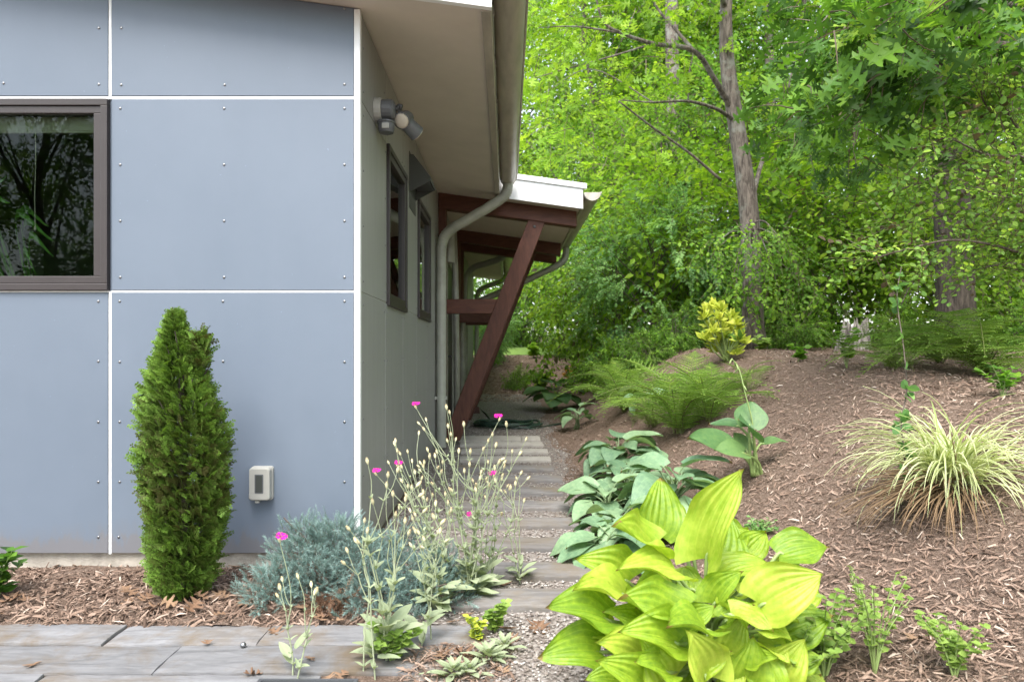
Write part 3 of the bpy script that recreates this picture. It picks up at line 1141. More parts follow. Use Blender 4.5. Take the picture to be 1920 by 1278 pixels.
# hose tap + hose
tp = thing('hose_tap', 'small brass hose tap low on the far foundation wall', 'tap', (WX - .02, 12.2, .42))
mb = MB().tube(cr([(0, 0, 0), (.08, 0, 0), (.12, 0, -.02), (.13, 0, -.07)], 4), .014, 10)
local(mb, tp, 'spout', M['steel'], smooth=True)
local(MB().raw(*rot_lathe([(.03, 0), (.034, .006), (.03, .012)], (.08, 0, .03), (0, 0, 1), 10)), tp, 'handle', M['plastic_dark'])
pts = [np.array([WX + .11, 12.2, .34]), np.array([WX + .16, 11.8, .27]), np.array([-.42, 10.8, .21])]
gx = lambda x, y, d=.014: np.array([x, y, float(gz(x, y)) + d])
pts += [gx(-.30, 10.0, .02), gx(-.18, 9.2, .02)]
r_ = np.random.default_rng(5)
for k in range(46):
    a = k / 46 * 2 * math.pi * 4.6 + 1.2
    rad = .36 + .06 * math.sin(a * .37) + .05 * math.sin(k * .9)
    x, y = -.02 + rad * math.cos(a) + .05 * math.sin(k * .31), 8.72 + .62 * rad * math.sin(a)
    pts.append(gx(x, y, .016 + .011 * (k / 10) % .05 + .012 * (k % 3)))
pts += [gx(.3, 8.5), gx(.52, 8.75), gx(.72, 9.0)]
tag(add('garden_hose', np_mesh('hose', *tube(cr(pts, 5), .0125, 8), smooth=True), M['rubber']), 'dark green garden hose coiled on the gravel below the brown brace', 'hose')
# black drain boot at the foot of the porch post
V, Fq = lathe([(.075, 0), (.075, .09), (.06, .11)], 14)
db = tag(add('drain_boot', MB().raw(V, Fq).mesh('boot'), M['plastic_dark'], loc=(-.62, 8.5, float(gz(-.62, 8.5)))), 'short black drain collar at the foot of the grey wall post', 'drain')
dsp = hpart(MB().tube([(-.62, 8.5, .16), (-.62, 8.5, 1.0), (-.64, 8.5, 2.1), (-.66, 8.5, 2.62)], .038, 12), 'downspout', M['downpipe'], smooth=True)
# bucket-like dark spout block at the far foundation
bd = tag(add('splash_block', MB().prism_y([(-.1, 0), (.1, 0), (.085, .10), (-.085, .13)], -.16, .16).mesh('splash'), mat_plain('splash_clay', (.07, .03, .025), .8), loc=(-.54, 10.3, float(gz(-.54, 10.3))), rot=(0, 0, .3)), 'dark brown splash block on the gravel by the far wall', 'splash block')

# ------------------------------------------------------------------ patio planks and path steps
def plank_mesh(lx, ly, h, seed, nx=16, ny=4, rag=.003):
    """weathered plank: uneven top, soft chipped edges"""
    r = np.random.default_rng(seed)
    X = np.linspace(-lx / 2, lx / 2, nx)
    Y = np.linspace(-ly / 2, ly / 2, ny)
    V, Fq = [], []
    ring = []
    for j, y in enumerate(Y):
        for i_, x in enumerate(X):
            ex = (i_ in (0, nx - 1)) + (j in (0, ny - 1))
            V.append((x + (r.normal() * rag * .6 if ex else 0) - np.sign(x) * .001 * (ex > 0), y + (r.normal() * rag * .35 if ex else 0) - np.sign(y) * .001 * (j in (0, ny - 1)), h + r.normal() * .0012 - .003 * ex))
    for j in range(ny - 1):
        for i_ in range(nx - 1):
            a = j * nx + i_
            Fq.append((a, a + 1, a + nx + 1, a + nx))
    loop = [i_ for i_ in range(nx)] + [j * nx + nx - 1 for j in range(1, ny)] + [(ny - 1) * nx + i_ for i_ in range(nx - 2, -1, -1)] + [j * nx for j in range(ny - 2, 0, -1)]
    o1 = len(V)
    for i_ in loop:
        x, y, z = V[i_]
        V.append((x + np.sign(x) * .0015, y + np.sign(y) * .0015, z - .006))
    o2 = len(V)
    for i_ in loop:
        x, y, z = V[i_]
        V.append((x + np.sign(x) * .0015, y + np.sign(y) * .0015, -.08))
    n = len(loop)
    for k in range(n):
        k2 = (k + 1) % n
        Fq.append((loop[k2], loop[k], o1 + k, o1 + k2))
        Fq.append((o1 + k2, o1 + k, o2 + k, o2 + k2))
    return np_mesh('plank', np.array(V), Fq)


patio = bpy.data.objects.new('patio', None)
COL.objects.link(patio)
patio["kind"] = "structure"
# rows: (y0, y1, [x boundaries])
prow = [(2.53, 2.715, [-3.2, -2.05, -1.502, -0.93, -0.07]), (2.305, 2.522, [-3.2, -2.35, -1.20, -0.30]), (2.085, 2.297, [-3.0, -1.55, -.62]), (1.86, 2.077, [-2.6, -1.0, -.35]), (1.64, 1.852, [-2.6, -1.4, -.5]), (1.40, 1.632, [-2.6, -1.0, -.3]), (1.2, 1.392, [-2.6, -1.4, -.4])]
sd = 0
for y0, y1, bx in prow:
    for a, c in zip(bx[:-1], bx[1:]):
        sd += 1
        o = add('plank', plank_mesh(c - a - .006, y1 - y0 - .004, .012 + .003 * (sd % 3), sd, 22, 5), M['paver'], patio)
        o.location = ((a + c) / 2, (y0 + y1) / 2, 0)
        o.rotation_euler = (0, 0, (sd % 5 - 2) * .0015)

steps = bpy.data.objects.new('path_steps', None)
COL.objects.link(steps)
steps["kind"] = "structure"
sy = [(1150, 1117), (1088, 1060), (1037, 1012), (995, 972), (962, 944), (936, 920), (911, 898), (892, 880), (873, 862), (856, 847), (845, 838)]
for k, (pb, pt) in enumerate(sy):
    h0 = onground(1000, pb)
    h1 = onground(1000, pt)
    yc = 2.87 + .432 * k
    yc = (h0.y + h1.y) / 2 if k < 1 else yc
    xl, xr = (-.42, .42) if k < 8 else (-.46, .40)
    xr += .02 * math.sin(k * 2.4)
    xl += .03 * math.sin(k * 1.7)
    o = add('step', plank_mesh(xr - xl, .20, .036, 100 + k, 20, 5), M['step'] if k < 8 else M['slab'], steps)
    z = float(gz(0, yc))
    o.location = ((xl + xr) / 2, yc, z)
    o.rotation_euler = (math.atan2(float(gz(0, yc + .2) - gz(0, yc - .2)), .4), .004 * math.sin(k), .012 * math.sin(k * 3.3))
for k, (xa, xb) in enumerate(((-.52, -.16), (-.155, .16), (.165, .37))):
    o = add('slab', plank_mesh(xb - xa, .36, .03, 140 + k, 10, 6), M['slab'], steps)
    o.location = ((xa + xb) / 2, 7.62, float(gz(0, 7.62)))
    o.rotation_euler = (.02, 0, 0)

# dark plastic tray whose rim shows at the lower edge of the picture
mb = MB()
x0, x1, y0, y1 = (486 - 950) * 2.215 / FPX, (672 - 950) * 2.215 / FPX, 1.80, 2.215
for a, c, e, f in ((x0, x1, y1 - .012, y1), (x0, x1, y0, y0 + .012), (x0, x0 + .012, y0 + .012, y1 - .012), (x1 - .012, x1, y0 + .012, y1 - .012)):
    mb.box((a, e, .017), (c, f, .036))
mb.box((x0 + .0125, y0 + .0125, .017), (x1 - .0125, y1 - .0125, .021))
tg = tag(add('edging_frame', mb.mesh('tray'), M['plastic_dark']), 'dark metal edging frame lying on the pale patio planks at the lower edge', 'metal frame')
V, Fq = lathe([(.006, 0), (.011, .004), (.011, .010), (.006, .016), (.002, .018)], 12)
tag(add('bolt_head', MB().raw(V, Fq).mesh('bolt', True), M['steel'], loc=tuple(onground(456, 1222) + Vector((0, 0, .016)))), 'small shiny steel bolt head on the grey patio plank', 'bolt')

# room plant behind the front window
hp = thing('house_plant', 'strap-leaved green house plant inside the front window', 'house plant', (FX(-40), D + .55, .72))
V, Fq = lathe([(.10, 0), (.13, .22), (.14, .24), (.12, .24), (.115, .21)], 16)
local(MB().raw(V, Fq), hp, 'pot', M['plastic'], smooth=True)
stand = thing('plant_stand', 'dark wooden stand holding the house plant behind the window', 'stand', (FX(-40), D + .55, .12))
mb = MB().box((-.35, -.2, .57), (.35, .2, .598))
local(mb, stand, 'top', M['roomfloor'])
for a in (-.3, .3):
    for c in (-.16, .16):
        local(MB().box((a - .02, c - .02, .0), (a + .02, c + .02, .569)), stand, 'leg', M['roomfloor'])
def onY(px, Y):
    x = (px - 950) * Y / FPX
    return Vector((x, Y, float(gz(x, Y))))


# ------------------------------------------------------------------ foliage materials
STALK = (0.10, 0.075, 0.05)
G = {}
G['oak'] = mat_leaf('oak_leaf', [(0, STALK), (0.05, (0.035, 0.081, 0.017)), (0.5, (0.075, 0.173, 0.025)), (0.8, (0.150, 0.298, 0.033)), (1, (0.275, 0.413, 0.048))], 0.42, 0.40)
G['lime'] = mat_leaf('lime_leaf', [(0, STALK), (0.05, (0.079, 0.164, 0.018)), (0.5, (0.186, 0.341, 0.026)), (1, (0.359, 0.506, 0.044))], 0.52, 0.45)
G['mid'] = mat_leaf('wood_leaf', [(0, STALK), (0.05, (0.055, 0.129, 0.021)), (0.5, (0.142, 0.296, 0.040)), (1, (0.320, 0.520, 0.068))], 0.52, 0.45)
G['blue'] = mat_leaf('bluish_leaf', [(0, STALK), (0.05, (0.075, 0.168, 0.060)), (0.5, (0.176, 0.346, 0.119)), (1, (0.374, 0.587, 0.204))], 0.52, 0.45)
G['shrub'] = mat_leaf('shrub_leaf', [(0, STALK), (0.05, (0.099, 0.197, 0.041)), (0.5, (0.206, 0.366, 0.064)), (1, (0.465, 0.643, 0.100))], 0.40, 0.42)
G['fern'] = mat_leaf('fern_frond', [(0, (0.13, 0.15, 0.05)), (0.05, (0.100, 0.190, 0.039)), (0.5, (0.205, 0.336, 0.066)), (1, (0.356, 0.481, 0.099))], 0.42, 0.5)
G['arbor'] = mat_leaf('arborvitae_spray', [(0, (0.10, 0.065, 0.03)), (0.05, (0.074, 0.079, 0.023)), (0.35, (0.090, 0.137, 0.027)), (0.7, (0.132, 0.243, 0.038)), (1, (0.222, 0.358, 0.058))], 0.25, 0.5)
G['juniper'] = mat_leaf('juniper_needle', [(0, (0.14, 0.085, 0.05)), (0.05, (0.074, 0.121, 0.113)), (0.5, (0.156, 0.249, 0.231)), (1, (0.323, 0.436, 0.414))], 0.12, 0.55)
G['felt'] = mat_leaf('felted_leaf', [(0, (0.30, 0.31, 0.20)), (0.05, (0.164, 0.221, 0.123)), (0.5, (0.279, 0.336, 0.205)), (1, (0.410, 0.451, 0.312))], 0.28, 0.8, 0.2)
G['yellow'] = mat_leaf('yellow_variegated_leaf', [(0, (0.12, 0.10, 0.04)), (0.05, (0.085, 0.180, 0.030)), (0.3, (0.357, 0.440, 0.050)), (1, (0.595, 0.620, 0.100))], 0.35, 0.4)
G['grass'] = mat_leaf('variegated_blade', [(0, (0.24, 0.165, 0.10)), (0.05, (0.20, 0.27, 0.08)), (0.4, (0.38, 0.44, 0.19)), (0.7, (0.58, 0.62, 0.38)), (1, (0.74, 0.76, 0.58))], 0.35, 0.5)
G['weed'] = mat_leaf('weed_leaf', [(0, (0.14, 0.13, 0.05)), (0.05, (0.13, 0.22, 0.05)), (0.5, (0.22, 0.34, 0.07)), (1, (0.34, 0.46, 0.12))], 0.4, 0.5)
G['orange'] = mat_leaf('orange_leaf', [(0, (0.2, 0.1, 0.04)), (0.05, (0.30, 0.14, 0.03)), (0.5, (0.55, 0.30, 0.05)), (1, (0.65, 0.42, 0.10))], 0.4, 0.6)
G['strap'] = mat_leaf('house_plant_leaf', [(0, (0.1, 0.2, 0.04)), (0.05, (0.08, 0.2, 0.03)), (1, (0.2, 0.42, 0.08))], 0.3, 0.35)
G['bud'] = mat_tint('campion_bud', [(0, (0.36, 0.28, 0.16)), (0.5, (0.50, 0.45, 0.28)), (1, (0.56, 0.56, 0.36))], 0.8, noise=.3)
M['magenta'] = mat_leaf('magenta_petal', [(0, (0.5, 0.02, 0.2)), (0.05, (0.50, 0.008, 0.20)), (1, (0.74, 0.02, 0.36))], 0.25, 0.6, tcol=1.0)


def mat_hosta(name, stops, ribs, edge=None, trans=0.35, rough=0.4):
    """broad ribbed leaf: 'lv' runs across (-1..1), 'lu' along, per-leaf object random shifts the tone"""
    m, nt, b = new_mat(name)
    lv = nt.nodes.new("ShaderNodeAttribute")
    lv.attribute_name = "lv"
    lu = nt.nodes.new("ShaderNodeAttribute")
    lu.attribute_name = "lu"
    oi = nt.nodes.new("ShaderNodeObjectInfo")
    n = tex_noise(nt, 9, 4, 0.6, coords(nt))
    a = nt.nodes.new("ShaderNodeMath")
    a.operation = 'MULTIPLY_ADD'
    nt.links.new(oi.outputs["Random"], a.inputs[0])
    a.inputs[1].default_value = 0.6
    nt.links.new(n.outputs[0], a.inputs[2])
    a2 = nt.nodes.new("ShaderNodeMath")
    a2.operation = 'SUBTRACT'
    nt.links.new(a.outputs[0], a2.inputs[0])
    a2.inputs[1].default_value = 0.28
    r = ramp(nt, stops, a2.outputs[0])
    # pale veins
    w = nt.nodes.new("ShaderNodeMath")
    w.operation = 'MULTIPLY'
    nt.links.new(lv.outputs["Fac"], w.inputs[0])
    w.inputs[1].default_value = ribs * math.pi
    c = nt.nodes.new("ShaderNodeMath")
    c.operation = 'COSINE'
    nt.links.new(w.outputs[0], c.inputs[0])
    vr = ramp(nt, [(0.86, (0, 0, 0)), (1.0, (0.2, 0.2, 0.2))], c.outputs[0])
    col = mixc(nt, vr.outputs[0], r.outputs[0], tuple(min(1, x * 1.25) for x in stops[-1][1]))
    if edge:
        ab = nt.nodes.new("ShaderNodeMath")
        ab.operation = 'ABSOLUTE'
        nt.links.new(lv.outputs["Fac"], ab.inputs[0])
        n5 = tex_noise(nt, 25, 3, 0.6, coords(nt))
        s5 = nt.nodes.new("ShaderNodeMath")
        s5.operation = 'MULTIPLY_ADD'
        nt.links.new(n5.outputs[0], s5.inputs[0])
        s5.inputs[1].default_value = 0.35
        nt.links.new(ab.outputs[0], s5.inputs[2])
        er = ramp(nt, [(edge[1], (0, 0, 0)), (min(1, edge[1] + .12), (1, 1, 1))], s5.outputs[0])
        col = mixc(nt, er.outputs[0], col, edge[0])
    # browned tip on some leaves
    n6 = tex_noise(nt, 30, 3, 0.7, coords(nt))
    s6 = nt.nodes.new("ShaderNodeMath")
    s6.operation = 'MULTIPLY_ADD'
    nt.links.new(n6.outputs[0], s6.inputs[0])
    s6.inputs[1].default_value = 0.10
    nt.links.new(lu.outputs["Fac"], s6.inputs[2])
    s7 = nt.nodes.new("ShaderNodeMath")
    s7.operation = 'MULTIPLY_ADD'
    nt.links.new(oi.outputs["Random"], s7.inputs[0])
    s7.inputs[1].default_value = -0.06
    nt.links.new(s6.outputs[0], s7.inputs[2])
    br = ramp(nt, [(0.985, (0, 0, 0)), (1.0, (0.8, 0.8, 0.8))], s7.outputs[0])
    col = mixc(nt, br.outputs[0], col, (0.24, 0.13, 0.05))
    nt.links.new(col, b.inputs["Base Color"])
    b.inputs["Roughness"].default_value = rough
    b.inputs["Specular IOR Level"].default_value = 0.45
    n4 = tex_noise(nt, 60, 2, 0.5, coords(nt))
    add_bump(nt, b, n4.outputs[0], 0.25, 0.006)
    tr = nt.nodes.new("ShaderNodeBsdfTranslucent")
    tc = mixc(nt, 1.0, col, (1.25, 1.25, 0.6), 'MULTIPLY')
    nt.links.new(tc, tr.inputs[0])
    mx = nt.nodes.new("ShaderNodeMixShader")
    mx.inputs[0].default_value = trans
    nt.links.new(b.outputs[0], mx.inputs[1])
    nt.links.new(tr.outputs[0], mx.inputs[2])
    nt.links.new(mx.outputs[0], nt.nodes["Material Output"].inputs[0])
    return m


H = {}
H['gold'] = mat_hosta('golden_hosta_leaf', [(0.2, (0.16, 0.28, 0.020)), (0.5, (0.27, 0.40, 0.030)), (0.85, (0.41, 0.50, 0.065))], 9, None, 0.36, 0.42)
H['blue'] = mat_hosta('blue_hosta_leaf', [(0.2, (0.109, 0.204, 0.117)), (0.5, (0.183, 0.299, 0.167)), (0.85, (0.278, 0.408, 0.226))], 7, None, 0.25, 0.5)
H['green'] = mat_hosta('margined_hosta_leaf', [(0.2, (0.063, 0.144, 0.057)), (0.5, (0.098, 0.196, 0.069)), (0.85, (0.149, 0.253, 0.086))], 7, ((0.26, 0.34, 0.10), 1.02), 0.3, 0.42)
M['petiole'] = mat_plain('hosta_stalk', (0.22, 0.30, 0.10), 0.5, var=.15)
M['petiole_b'] = mat_plain('blue_hosta_stalk', (0.16, 0.23, 0.11), 0.5, var=.15)

# ------------------------------------------------------------------ leaf and twig templates
LEAF4 = (np.array([(0, 0, 0), (.32, .42, .05), (0, .5, -.03), (-.32, .42, .05), (0, 1, -.10)]), np.array([(0, 1, 2), (2, 1, 4), (0, 2, 3), (2, 4, 3)]))
LEAF8 = (np.array([(0, 0, 0), (.24, .22, .04), (.30, .55, .05), (0, .30, -.02), (0, .66, -.04), (0, 1, -.12), (-.24, .22, .04), (-.30, .55, .05)]),
         np.array([(0, 1, 3), (1, 2, 3), (3, 2, 4), (4, 2, 5), (0, 3, 6), (6, 3, 7), (3, 4, 7), (4, 5, 7)]))
LEAFR = (np.array([(0, 0, 0), (.30, .25, .06), (.38, .55, .07), (.22, .85, .02), (0, .35, -.02), (0, .70, -.03), (0, 1, -.06), (-.30, .25, .06), (-.38, .55, .07), (-.22, .85, .02)]),
         np.array([(0, 1, 4), (1, 2, 4), (4, 2, 5), (5, 2, 3), (5, 3, 6), (0, 4, 7), (7, 4, 8), (4, 5, 8), (5, 9, 8), (5, 6, 9)]))


def oak_leaf():
    """pin-oak outline: bristle-tipped lobes with deep round sinuses"""
    half = [(0.012, 0.0), (0.02, .19), (.21, .12), (.24, .19), (.065, .33), (.09, .39), (.40, .385), (.47, .47), (.28, .53), (.065, .60), (.11, .67), (.35, .75), (.22, .83), (.05, .84), (0.0, 1.0)]
    V, Fq = [], []
    for s in (1, -1):
        o = len(V)
        for x, y in half:
            V.append((0, y, -.10 * y * y))
            V.append((s * x, y, .16 * x - .10 * y * y - .10 * x * x))
        for k in range(len(half) - 1):
            a = o + 2 * k
            f = [(a, a + 1, a + 3), (a, a + 3, a + 2)]
            Fq += f if s > 0 else [(p, r_, q) for p, q, r_ in f]
    return np.array(V), np.array(Fq)


OAK = oak_leaf()


def twig(leaf, n, L, size, r, spread=55, droop=.25, opp=False, stem=.004, flat=.35, tip_cluster=False):
    """a leafy twig along +Y, leaf faces turned up"""
    lv, lf = leaf
    t = np.linspace(.12 if not tip_cluster else .55, 1.0, n)
    cz = -droop * L * t ** 2
    wob = r.normal(0, .05 * L, n)
    pos = np.stack([wob * t, t * L, cz], 1)
    V, Fq, T = [], [], []
    # stem
    ts = np.linspace(0, 1, 4)
    sv, sf = tube(np.stack([np.interp(ts, t, wob * t) * (ts > .1), ts * L, -droop * L * ts ** 2], 1), np.linspace(stem, stem * .4, 4), 3, False)
    sf = tri(sf)
    V.append(sv)
    Fq.append(sf)
    T.append(np.zeros(len(sv)))
    off = len(sv)
    for k in range(n):
        sides = (1, -1) if opp else ((1,) if k % 2 else (-1,))
        for s in sides:
            a = math.radians(spread + r.normal(0, 14)) * s
            if k == n - 1:
                a *= .15
            if tip_cluster:
                a = r.uniform(-1.5, 1.5)
            d = np.array([math.sin(a), math.cos(a), -.12 - droop * t[k] + r.normal(0, .22)])
            nn = np.array([r.normal(0, flat), r.normal(0, flat), 1.0])
            Rm = frames(d[None], nn[None])[0]
            s_ = size * r.uniform(.65, 1.15) * (0.8 if k == 0 else 1)
            V.append((lv * s_) @ Rm.T + pos[k])
            Fq.append(lf + off)
            T.append(np.full(len(lv), np.clip(r.normal(.5, .17), .08, 1)))
            off += len(lv)
    return np.concatenate(V), np.concatenate(Fq), np.concatenate(T)


def twig_set(leaf, n, L, size, seed, count=4, **kw):
    r = np.random.default_rng(seed)
    return [twig(leaf, int(n * r.uniform(.8, 1.2)), L * r.uniform(.85, 1.15), size, r, **kw) for _ in range(count)]


def scatter_twigs(tw, pos, dirs, r, scale=(.75, 1.25), up=.45, dt=.13, tsh=None):
    n = len(pos)
    nn = np.stack([r.normal(0, up, n), r.normal(0, up, n), np.ones(n)], 1)
    R = frames(dirs + r.normal(0, 1e-3, (n, 3)), nn)
    d = r.normal(0, dt, n)
    if tsh is not None:
        d = d + tsh
    return stamp(tw, r.integers(0, len(tw), n), R, pos, r.uniform(*scale, n), d)


def crown(tw, center, rad, n_clump, per, seed, clump_r=.28, shell=.55, out=.7, down=.25, scale=(.75, 1.25), low=-1.0):
    """clumps of twigs spread through an uneven ellipsoid; returns mesh data and clump centres"""
    r = np.random.default_rng(seed)
    rad = np.array(rad)
    u = norm(r.normal(size=(n_clump * 3, 3)))
    u = u[u[:, 2] > low][:n_clump]
    n_clump = len(u)
    rr = shell + (1 - shell) * r.random(n_clump) ** .6
    lump = 1 + .18 * np.sin(3 * u[:, 0] + 2 * u[:, 1] * 2 + seed) + .12 * np.sin(5 * u[:, 2] + seed * 2)
    c = u * (rr * lump)[:, None] * rad + center
    k = r.integers(max(1, int(per * .5)), int(per * 1.5) + 1, n_clump)
    idx = np.repeat(np.arange(n_clump), k)
    n = len(idx)
    cs = clump_r * rad.mean() * r.uniform(.6, 1.3, n_clump)
    g = norm(r.normal(size=(n, 3))) * r.random((n, 1)) ** .5
    pos = c[idx] + g * cs[idx][:, None] * np.array([1, 1, .62])
    dirs = norm(norm(u[idx]) * out + g * .6 + r.normal(0, .35, (n, 3)) + np.array([0, 0, -down]))
    tsh = r.normal(0, .10, n_clump)[idx]
    return scatter_twigs(tw, pos, dirs, r, scale, tsh=tsh), c


def limbs(mb, base, top, centers, r0, seed, n=10, sides=7, bend=.05):
    """tapered trunk with limbs to a choice of clump centres"""
    r = np.random.default_rng(seed)
    base, top = np.array(base, float), np.array(top, float)
    L = np.linalg.norm(top - base)
    ts = np.linspace(0, 1, 7)
    pts = base + (top - base) * ts[:, None] + np.concatenate([[[0, 0, 0]], r.normal(0, bend * L * .35, (6, 3)) * np.array([1, 1, .2])])
    pts = cr(pts, 3)
    rad = np.linspace(r0, r0 * .30, len(pts))
    rad[:3] *= np.array([1.45, 1.2, 1.06])
    mb.tube(pts, rad, max(sides, 8), True)
    ch = r.choice(len(centers), min(n, len(centers)), replace=False)
    for i in ch:
        c = centers[i]
        h = np.clip((c[2] - base[2]) / (top[2] - base[2] + 1e-6) * r.uniform(.45, .8), .12, .97)
        j = int(h * (len(pts) - 1))
        s = pts[j]
        m1 = s * .6 + c * .4 + np.array([0, 0, .06 * np.linalg.norm(c - s)]) + r.normal(0, .04 * np.linalg.norm(c - s), 3)
        p = cr([s, m1, c], 5)
        mb.tube(p, np.linspace(rad[j] * .5, .006, len(p)), 5, False)
    return pts


def tree_proto(tw, mat, seed, height, crown_c, rad, n_clump, per, r0, barkmat, n_limb=12, **kw):
    """mesh pair for a tree standing at the origin"""
    (V, Fq, T), cs = crown(tw, np.array(crown_c, float), rad, n_clump, per, seed, **kw)
    mb = MB()
    limbs(mb, (0, 0, -.25), (crown_c[0], crown_c[1], crown_c[2] + rad[2] * .75), cs, r0, seed + 1, n_limb)
    cm = np_mesh('crown', V, Fq, T)
    cm.materials.append(mat)
    tm = mb.mesh('trunk', True)
    tm.materials.append(barkmat)
    return cm, tm


def place(name, proto, label, cat, x, y, rz, s, group=None, sz=None, cmat=None):
    z = float(gz(x, y))
    t = thing(name, label, cat, (x, y, z), rz, group)
    t.scale = (s, s, sz or s)
    c = add('crown', proto[0], None, t)
    if cmat:
        c.material_slots[0].link = 'OBJECT'
        c.material_slots[0].material = cmat
    add('trunk', proto[1], None, t)
    return t


# ------------------------------------------------------------------ woodland
TW_small = twig_set(LEAF4, 11, .46, .085, 1, 4, droop=.3)
TW_shrub = twig_set(LEAF8, 11, .42, .075, 2, 4, droop=.35)
TW_round = twig_set(LEAF8, 10, .34, .055, 3, 4, droop=.2, opp=True)
TW_far = twig_set(LEAF4, 9, .62, .15, 4, 4, droop=.35)
TW_big = twig_set(LEAF8, 8, .5, .12, 6, 4, droop=.5)
OAKS = [twig(OAK, 6, .30, .145, np.random.default_rng(60 + k), droop=.35, tip_cluster=True, flat=.5, stem=.005) for k in range(4)]
OAKF = [twig(OAK, 6, .36, .15, np.random.default_rng(70 + k), droop=.3, tip_cluster=True, flat=.5, stem=.005) for k in range(3)]

pr_tallA = tree_proto(TW_far, G['mid'], 21, 16, (0, 0, 9.0), (3.4, 3.4, 5.6), 120, 16, .20, M['bark'], 14, clump_r=.26, shell=.35)
pr_tallB = tree_proto(TW_far, G['lime'], 22, 15, (.3, 0, 8.2), (3.1, 3.1, 5.0), 110, 16, .17, M['bark'], 14, clump_r=.26, shell=.35)
pr_under = tree_proto(TW_small, G['mid'], 23, 6, (0, 0, 3.0), (1.9, 1.9, 2.7), 90, 16, .06, M['twig'], 16, clump_r=.25, shell=.4)
pr_underB = tree_proto(TW_big, G['lime'], 24, 6, (0, 0, 3.2), (1.9, 1.8, 2.5), 85, 13, .06, M['twig'], 16, clump_r=.25, shell=.4)
pr_shrubA = tree_proto(TW_round, G['blue'], 25, 3, (0, 0, 1.35), (1.15, 1.15, 1.35), 85, 13, .035, M['twig'], 22, clump_r=.26, shell=.5)
pr_shrubB = tree_proto(TW_shrub, G['mid'], 26, 2.6, (0, 0, 1.15), (1.2, 1.1, 1.15), 75, 15, .03, M['twig'], 20, clump_r=.28, shell=.5)
pr_shrubC = tree_proto(TW_big, G['lime'], 28, 2.8, (0, 0, 1.3), (1.2, 1.15, 1.25), 80, 11, .03, M['twig'], 20, clump_r=.28, shell=.45, scale=(.6, 1.0))
pr_low = tree_proto(TW_round, G['mid'], 27, 1, (0, 0, .34), (.55, .5, .36), 40, 10, .015, M['twig'], 14, clump_r=.3, shell=.4, scale=(.5, .9))

WG = 'woodland trees behind the garden'
far_trees = [
    # x, y, rz, s, proto, label
    (2.2, 20.0, .3, .95, pr_tallB, 'bright lime green tree filling the gap beside the roof gutter'),
    (5.2, 21.0, 1.2, 1.0, pr_tallA, 'tall woodland tree behind the grey trunk with side branches'),
    (8.8, 19.5, 2.2, .95, pr_tallB, 'light green tall tree in the middle of the wood'),
    (12.2, 18.5, 3.0, 1.0, pr_tallA, 'tall dark green tree behind the oak branches'),
    (15.5, 17.0, 4.0, 1.05, pr_tallA, 'tall tree at the right edge of the wood'),
    (0.4, 27.0, 1.9, 1.1, pr_tallB, 'far lime green tree above the lawn'),
    (6.9, 27.0, .7, 1.15, pr_tallA, 'far tall tree deep in the wood left of centre'),
    (11.5, 26.5, 5.1, 1.15, pr_tallB, 'far light green tree deep in the wood'),
    (17.0, 25.0, .1, 1.2, pr_tallA, 'far tall tree deep in the wood on the right'),
    (3.6, 26.5, 2.5, 1.2, pr_tallA, 'far tree rising behind the porch roof'),
    (21.0, 22.0, 2.9, 1.2, pr_tallB, 'far tall tree beyond the right edge of the garden'),
]
far_trees += [
    (-3.2, 24.0, .9, .9, pr_tallA, 'tree beyond the far end of the house'),
    (11.5, 6.5, 1.4, .85, pr_tallA, 'tree standing right of the garden, seen in the side windows'),
    (12.5, 1.0, 2.4, .9, pr_tallB, 'light green tree right of the garden, seen in the side windows'),
    (10.2, 3.6, 5.4, .8, pr_tallA, 'unseen tree added close on the right-hand crest to cover the low blue sky'),  # added out of frame to keep blue skylight off the side wall
    (10.0, -2.2, .4, .8, pr_tallB, 'unseen light green tree added beside the photographer to cover the low blue sky'),  # second unseen tree added to block low sky from the side wall
    (12.0, -5.0, 3.4, .85, pr_tallA, 'tree right of and behind the photographer, seen in the windows'),
    (-9.0, -15.0, .5, .85, pr_tallA, 'tree across the yard reflected at the left of the front window'),
    (-4.5, -17.0, 1.5, .95, pr_tallB, 'tree across the yard reflected in the middle of the front window'),
    (-13.5, -13.0, 2.8, .9, pr_tallA, 'tree across the yard at the far left of the reflection'),
    (0.5, -18.0, 4.1, .95, pr_tallA, 'tree across the yard behind the photographer'),
]
for x, y, rz, s, pr, lb in far_trees:
    place('woodland_tree', pr, lb, 'tree', x, y, rz, s, WG)
mid_trees = [
    (2.3, 15.0, .4, .92, pr_under, 'small leafy tree rising just behind the porch gutter'),
    (3.1, 13.6, 1.7, .95, pr_underB, 'lime green understorey tree left of the grey trunk'),
    (4.9, 14.2, 2.9, 1.1, pr_under, 'understorey tree directly behind the grey trunk'),
    (6.6, 12.8, 3.8, 1.0, pr_underB, 'light green understorey tree right of the grey trunk'),
    (8.4, 12.6, 5.0, 1.05, pr_under, 'understorey tree between the stump and the dark oak trunk'),
    (10.4, 12.4, .9, 1.1, pr_underB, 'pale green understorey tree behind the dark oak trunk'),
    (12.2, 11.0, 2.0, 1.1, pr_under, 'understorey tree at the far right of the wood'),
    (2.7, 16.8, 5.6, 1.1, pr_underB, 'yellowish understorey tree high behind the porch roof'),
]
for x, y, rz, s, pr, lb in mid_trees:
    place('understorey_tree', pr, lb, 'tree', x, y, rz, s, 'understorey trees')
